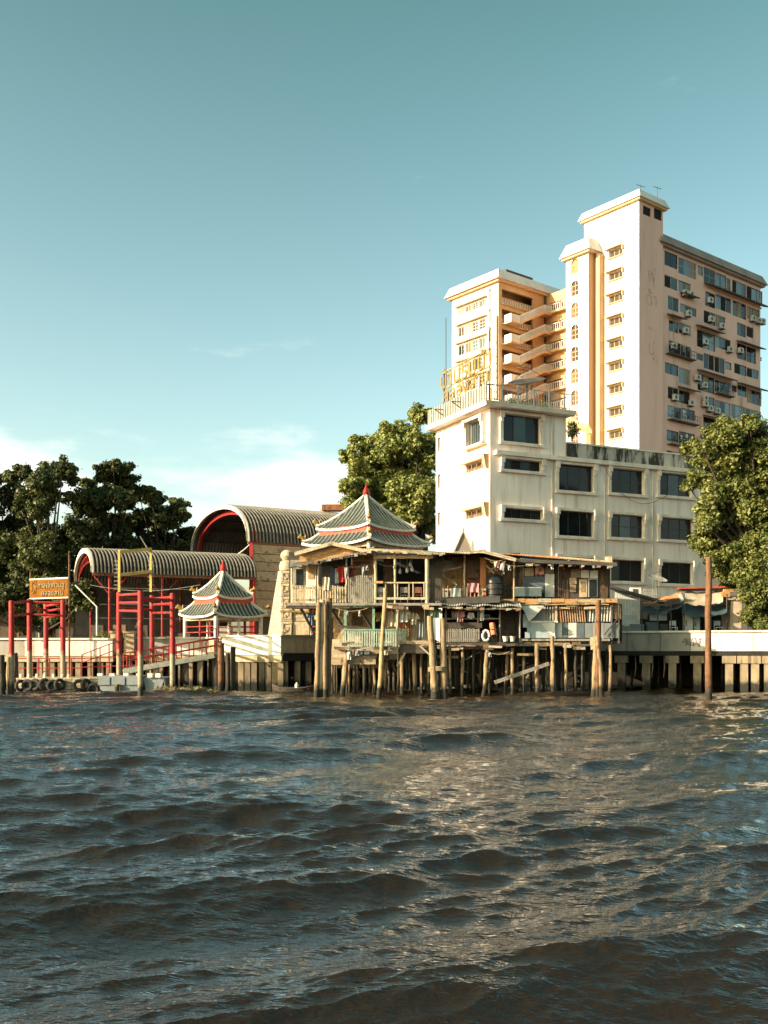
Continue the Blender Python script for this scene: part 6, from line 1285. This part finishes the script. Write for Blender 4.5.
for x0, x1, m in ((556, 562, 'paper_white'), (562.4, 568, 'board_blue'), (568.4, 576.5, 'paper_white'), (577, 584, 'board_blue'), (584.4, 592, 'steel_grey'), (592.4, 604, 'tin_grey'), (604.4, 620, 'steel_grey')): part('wall_panel', Cc, m, x0, x1, 622.7 + ru(-.3, .5), 638 + ru(-.5, .5), Yw + ru(-.05, .05), .04)
part('base_beam', Cc, 'wood_grey', 522, 610, 638.8, 641, Yw - .25, .2); part('floor', Cc, 'wood_dark', 522, 622, 641, 643.5, Yw, 4)
for px in (612, 619): post(Cc, px, 604, px, 643, Yw - .1, .05, 'dark_metal')
MB().beam(P(619, 617, Yw - .15), P(604, 635, Yw - .15), .05, .07).build('brace', 'dark_metal', Cc)
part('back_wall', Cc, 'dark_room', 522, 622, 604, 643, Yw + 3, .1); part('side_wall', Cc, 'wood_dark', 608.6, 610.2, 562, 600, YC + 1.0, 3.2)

# ---- the tangle of thin props, patches, lines and rags that hangs on the three houses
rc = random.Random(99)
def extra(t, Y0, xs, n_stilt, n_prop, n_patch, n_line):
    x0, x1 = xs
    for i in range(n_stilt):
        px = rc.uniform(x0, x1); Y = Y0 + rc.uniform(.4, 4.5); q = P(px, rc.uniform(646, 656), Y); b = Vector((XY(px + rc.uniform(-3, 3), Y), Y, -1.4))
        MB().log(b, q, rc.uniform(.04, .09), rc.uniform(.04, .08), 6, 4, .04).build('stilt', rc.choice(('stilt_dark', 'stilt_dark', 'stilt')), t, True)
    for i in range(n_prop):
        px, y = rc.uniform(x0, x1), rc.uniform(647, 676); MB().log(P(px, y, Y0 + rc.uniform(.1, 2.5)), P(px + rc.uniform(-16, 16), y + rc.uniform(-6, 12), Y0 + rc.uniform(.1, 2.5)), .045, .04, 6, 3, .02).build('prop', rc.choice(('stilt_dark', 'wood_grey', 'stilt')), t, True)
    pl_ = front(Y0 - .16)
    for i in range(n_patch):
        px, y = rc.uniform(x0, x1 - 8), rc.choice((rc.uniform(604, 608), rc.uniform(640, 650))); w, h = rc.uniform(5, 14), rc.uniform(1.2, 3.2)
        piece('patch_board', t, pl_, XY(px, Y0), XY(px + w, Y0), ZY(y + h, Y0), ZY(y, Y0), -.06 + .01 * i % .05, rc.uniform(0, .12), rc.choice(('plank_tan', 'plank_dark', 'plank_pale', 'wood_brown')), rc.uniform(-.09, .09))
    for i in range(n_line):
        px, y, w = rc.uniform(x0, x1 - 20), rc.choice((rc.uniform(557, 565), rc.uniform(608, 613), rc.uniform(643, 652))), rc.uniform(14, 34); pts = [P(px + w * k / 8, y + 3.0 * math.sin(math.pi * k / 8), Y0 - .1) for k in range(9)]
        MB().tube(pts, .014, 4).build('slack_line', rc.choice(('rope', 'dark_metal', 'wood_pale')), t)
        for k in range(rc.randint(1, 4)):
            q = pts[rc.randint(1, 7)]; h = rc.uniform(.2, .7); a = MB(); ww = rc.uniform(.1, .3)
            a.sheet([[q + Vector((ww * (u / 3 - .5) * (1 - .25 * v / 4), .04 * math.sin(u * 2 + v), -h * v / 4)) for u in range(4)] for v in range(5)], Vector((0, .02, 0))); a.build('rag', rc.choice(('cloth_cream', 'cloth_grey', 'cloth_white', 'tarp_tan', 'cloth_maroon', 'wood_brown')), t, True)
extra(A, YA, (330, 440), 22, 10, 14, 7); extra(B, YM, (442, 524), 18, 10, 12, 6); extra(Cc, YC, (524, 612), 18, 8, 9, 4)
for t_, x0, x1, y0, y1, Y in ((A, 289, 374, 567, 550, YA - .45), (A, 370, 442, 550, 553.6, YA - .4), (B, 440, 522, 606.5, 608.5, YM - .95), (Cc, 516, 616, 563.5, 566, YC - .3)):
    for i in range(9):   # ragged ends of roofing hanging below the eaves
        f = (i + rc.random()) / 9; px, y = x0 + (x1 - x0) * f, y0 + (y1 - y0) * f; w = rc.uniform(3, 7); a = MB()
        a.hexa([P(px, y + rc.uniform(1, 3.2), Y), P(px + w, y + rc.uniform(1, 2.5), Y), P(px + w, y + 2, Y + .5), P(px, y + 2, Y + .5)], [P(px, y, Y), P(px + w, y + (y1 - y0) / (x1 - x0) * w, Y), P(px + w, y - .3, Y + .5), P(px, y - .3, Y + .5)]); a.build('eave_scrap', rc.choice(('tin_grey', 'rust_metal', 'wood_pale', 'wood_brown')), t_)

# ------------------------------------------------------------------ yard between the stilt houses and the olive tree
Yy = 67.6
t = thing('stair_shelter', 'white slatted stair wall under a dark sloping roof strip', 'staircase', P(625, 634, Yy))
MB().beam(P(606, 586, Yy - .3), P(663, 602.5, Yy - .3), .8, .16).build('roof_strip', 'sheet_dark', t)
pl = front(Yy)
for i in range(9): x = 615 + 2.75 * i; piece('slat', t, pl, XY(x, Yy), XY(x + 2.2, Yy), ZY(614, Yy), ZY(590.5 + .29 * (x - 615), Yy), -.03, 0.0, 'sheet_white')
for i, (x0, y0) in enumerate(((620.5, 614.5), (623, 620), (617.5, 626))): part('step', t, 'sheet_white' if i != 2 else 'quay_grey', x0 - i, 640 - (i == 0) * 1.5, y0, y0 + (5.3 if i < 2 else 7), Yy - .3 * i, 1.0)
part('wall', t, 'quay_white', 619, 624, 599, 634, Yy + .2, .3)
t = thing('air_conditioner', 'white air conditioner unit below the lowest corner building window', 'air conditioner', P(635, 600, 71)); part('casing', t, 'ac_white', 631, 641, 587.5, 596, 71, .5); part('fan_grille', t, 'dark_metal', 633, 638, 589, 594.5, 70.97, .03); part('bracket', t, 'dark_metal', 631, 641, 596.3, 597.2, 71, 1.4)
t = thing('yard_railing', 'grey slatted rail by the wall below the satellite dish', 'railing', P(650, 600, 70.5)); slat_rail(t, 641, 658, 589, 598, 70.5, 'tin_grey', 9, .5, .03)
t = thing('awning_shelter', 'open shed with orange, tan and blue tarpaulin roofs behind the right quay', 'shed', P(680, 634, 67))
def tarp(nm, pts, m, sag=.15, th=.03):
    p0, p1, p2, p3 = pts; g = []
    for j in range(6):
        g.append([(p0.lerp(p1, i / 10)).lerp(p3.lerp(p2, i / 10), j / 5) + Vector((0, 0, -sag * math.sin(math.pi * i / 10) * (1 - .5 * j / 5) + .05 * math.sin(i * 1.9 + j))) for i in range(11)])
    return MB().sheet(g, th).build(nm, m, t, True)
tarp('orange_tarp', [P(642, 603.5, 66.4), P(681, 596.5, 66.4), P(682, 591.5, 68.6), P(650, 600.5, 68.6)], 'tarp_orange', .08)
MB().beam(P(679.5, 594, 66.35), P(682.5, 601, 66.35), .12, .2).build('bundle_end', 'paper_white', t)
tarp('tan_tarp', [P(684, 603, 66.2), P(723, 601.5, 66.2), P(723, 590.5, 67.6), P(685, 591, 67.6)], 'tarp_tan', .2)
MB().beam(P(678, 588.5, 67.3), P(724, 587, 67.3), .5, .1).build('red_roof_edge', 'red_roof', t); MB().beam(P(676, 590, 67.5), P(724, 589.6, 67.5), .5, .14).build('dark_roof_edge', 'sheet_dark', t)
tarp('blue_tarp', [P(640, 612, 66.0), P(682, 606, 66.0), P(682, 603, 67.8), P(642, 606, 67.8)], 'tarp_blue', .25); tarp('blue_tarp', [P(682, 613, 65.9), P(727, 612, 65.9), P(727, 604, 67.6), P(682, 604, 67.6)], 'tarp_blue', .3)
for px in (642, 658, 671, 684, 727): post(t, px, 600 if px < 684 else 594, px, 634, 66.3, .045, 'dark_metal')
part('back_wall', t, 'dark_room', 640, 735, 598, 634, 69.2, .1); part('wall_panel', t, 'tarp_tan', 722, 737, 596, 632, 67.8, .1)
for i, (x0, x1, y0, y1, m) in enumerate(((722, 730, 592, 597, 'plank_orange'), (727, 742, 597, 600, 'plank_tan'), (724, 736, 589, 592, 'wood_orange'), (732, 741, 601, 605, 'plank_pale'))): part('roof_plank', t, m, x0, x1, y0, y1, 66.8 + .1 * i, .4)
MB().add([P(731, 601, 66.5), P(742, 602, 66.5), P(741, 628, 66.5), P(729, 632, 66.5), P(731, 601, 66.55), P(742, 602, 66.55), P(741, 628, 66.55), P(729, 632, 66.55)], [(3, 2, 1, 0), (4, 5, 6, 7), (0, 1, 5, 4), (1, 2, 6, 5), (2, 3, 7, 6), (3, 0, 4, 7)]).build('brick_panel', 'plaster_pink', t)
part('pale_panel', t, 'panel_pale', 650, 667, 608, 620.5, 67.3, .04)
def crate(nm, label, x0, x1, y0, y1, Y, m, cat, d=.5, lidm=None):
    t_ = thing(nm, label, cat, P((x0 + x1) / 2, y1, Y)); part('body', t_, m, x0, x1, y0 + 1.2, y1, Y, d); part('lid', t_, lidm or m, x0 - .3, x1 + .3, y0, y0 + 1.1, Y - .03, d + .06); return t_
t2 = crate('fridge', 'upright white fridge standing in the tarpaulin shed', 685, 693, 614, 633.5, 66.9, 'paper_white', 'fridge'); part('handle', t2, 'dark_metal', 686, 686.6, 620, 626, 66.85, .03)
t2 = crate('cabinet', 'pale blue cabinet beside the white fridge', 694.5, 700, 617, 633.5, 66.95, 'tin_blue', 'cabinet'); part('handle', t2, 'dark_metal', 695.5, 696, 622, 626, 66.9, .03)
crate('storage_bin', 'grey storage bin at the foot of the white stairs', 632, 644, 624, 633.5, 66.8, 'steel_grey', 'bin'); crate('storage_bin', 'dark blue storage bin beneath the pale panel', 648, 658, 622, 633.5, 66.7, 'board_blue', 'bin'); crate('storage_bin', 'black storage bin under the orange tarpaulin', 660, 668, 624, 633.5, 66.8, 'sheet_dark', 'bin')
chair('white plastic chair under the orange tarpaulin', 673.5, 633.5, 66.6, 'plastic_white', .9); chair('grey plastic chair in the shed beside the tall lone pole', 718, 633.5, 66.6, 'tin_blue', .9)
# small thai style gable in front of the corner building
t = thing('spirit_house_roof', 'small grey pointed gable with a needle spire before the white side wall', 'roof', P(463, 560, 67.2)); Y = 67.2
MB().add([P(453.5, 553, Y), P(473.5, 553, Y), P(468, 542, Y), P(463.2, 531.5, Y), P(458.5, 542, Y)] + [P(453.5, 553, Y) + Vector((0, 2, 0)), P(473.5, 553, Y) + Vector((0, 2, 0)), P(468, 542, Y) + Vector((0, 2, 0)), P(463.2, 531.5, Y) + Vector((0, 2, 0)), P(458.5, 542, Y) + Vector((0, 2, 0))],
    [(0, 1, 2, 3, 4), (9, 8, 7, 6, 5), (0, 5, 6, 1), (1, 6, 7, 2), (2, 7, 8, 3), (3, 8, 9, 4), (4, 9, 5, 0)]).build('gable', 'fascia_grey', t)
MB().tube([P(463.2, 533, Y), P(463, 523, Y)], [.09, .015], 6).build('spire', 'wood_grey', t)
for p0, p1 in (((453, 553.6), (458.2, 541.6)), ((458.2, 541.6), (463.2, 530.6)), ((463.2, 530.6), (468.3, 541.6)), ((468.3, 541.6), (474, 553.6))): MB().beam(P(*p0, Y - .06), P(*p1, Y - .06), .1, .09).build('barge_board', 'wood_pale', t)
part('gable_wall', t, 'wood_grey', 455, 472, 553.3, 572, Y + .2, 1.6)
# wires and a few tall poles
a = MB(); p0, p1 = P(69, 566, 66), P(120, 560, 66)
a.tube([P(90 + 110 * i / 10, 585 + 6 * math.sin(math.pi * i / 10), 70) for i in range(11)], .02, 4); a.build('wire', 'tin_grey', None, False, 'thin pale wire slung under the low barrel roof', 'wire')
a = MB(); q = P(446, 400, 79.0); a.tube([q, q + Vector((0, 0, 6.5))], .03, 5); a.build('antenna_pole', 'dark_metal', None, False, 'thin antenna pole at the left end of the rooftop sign', 'antenna')
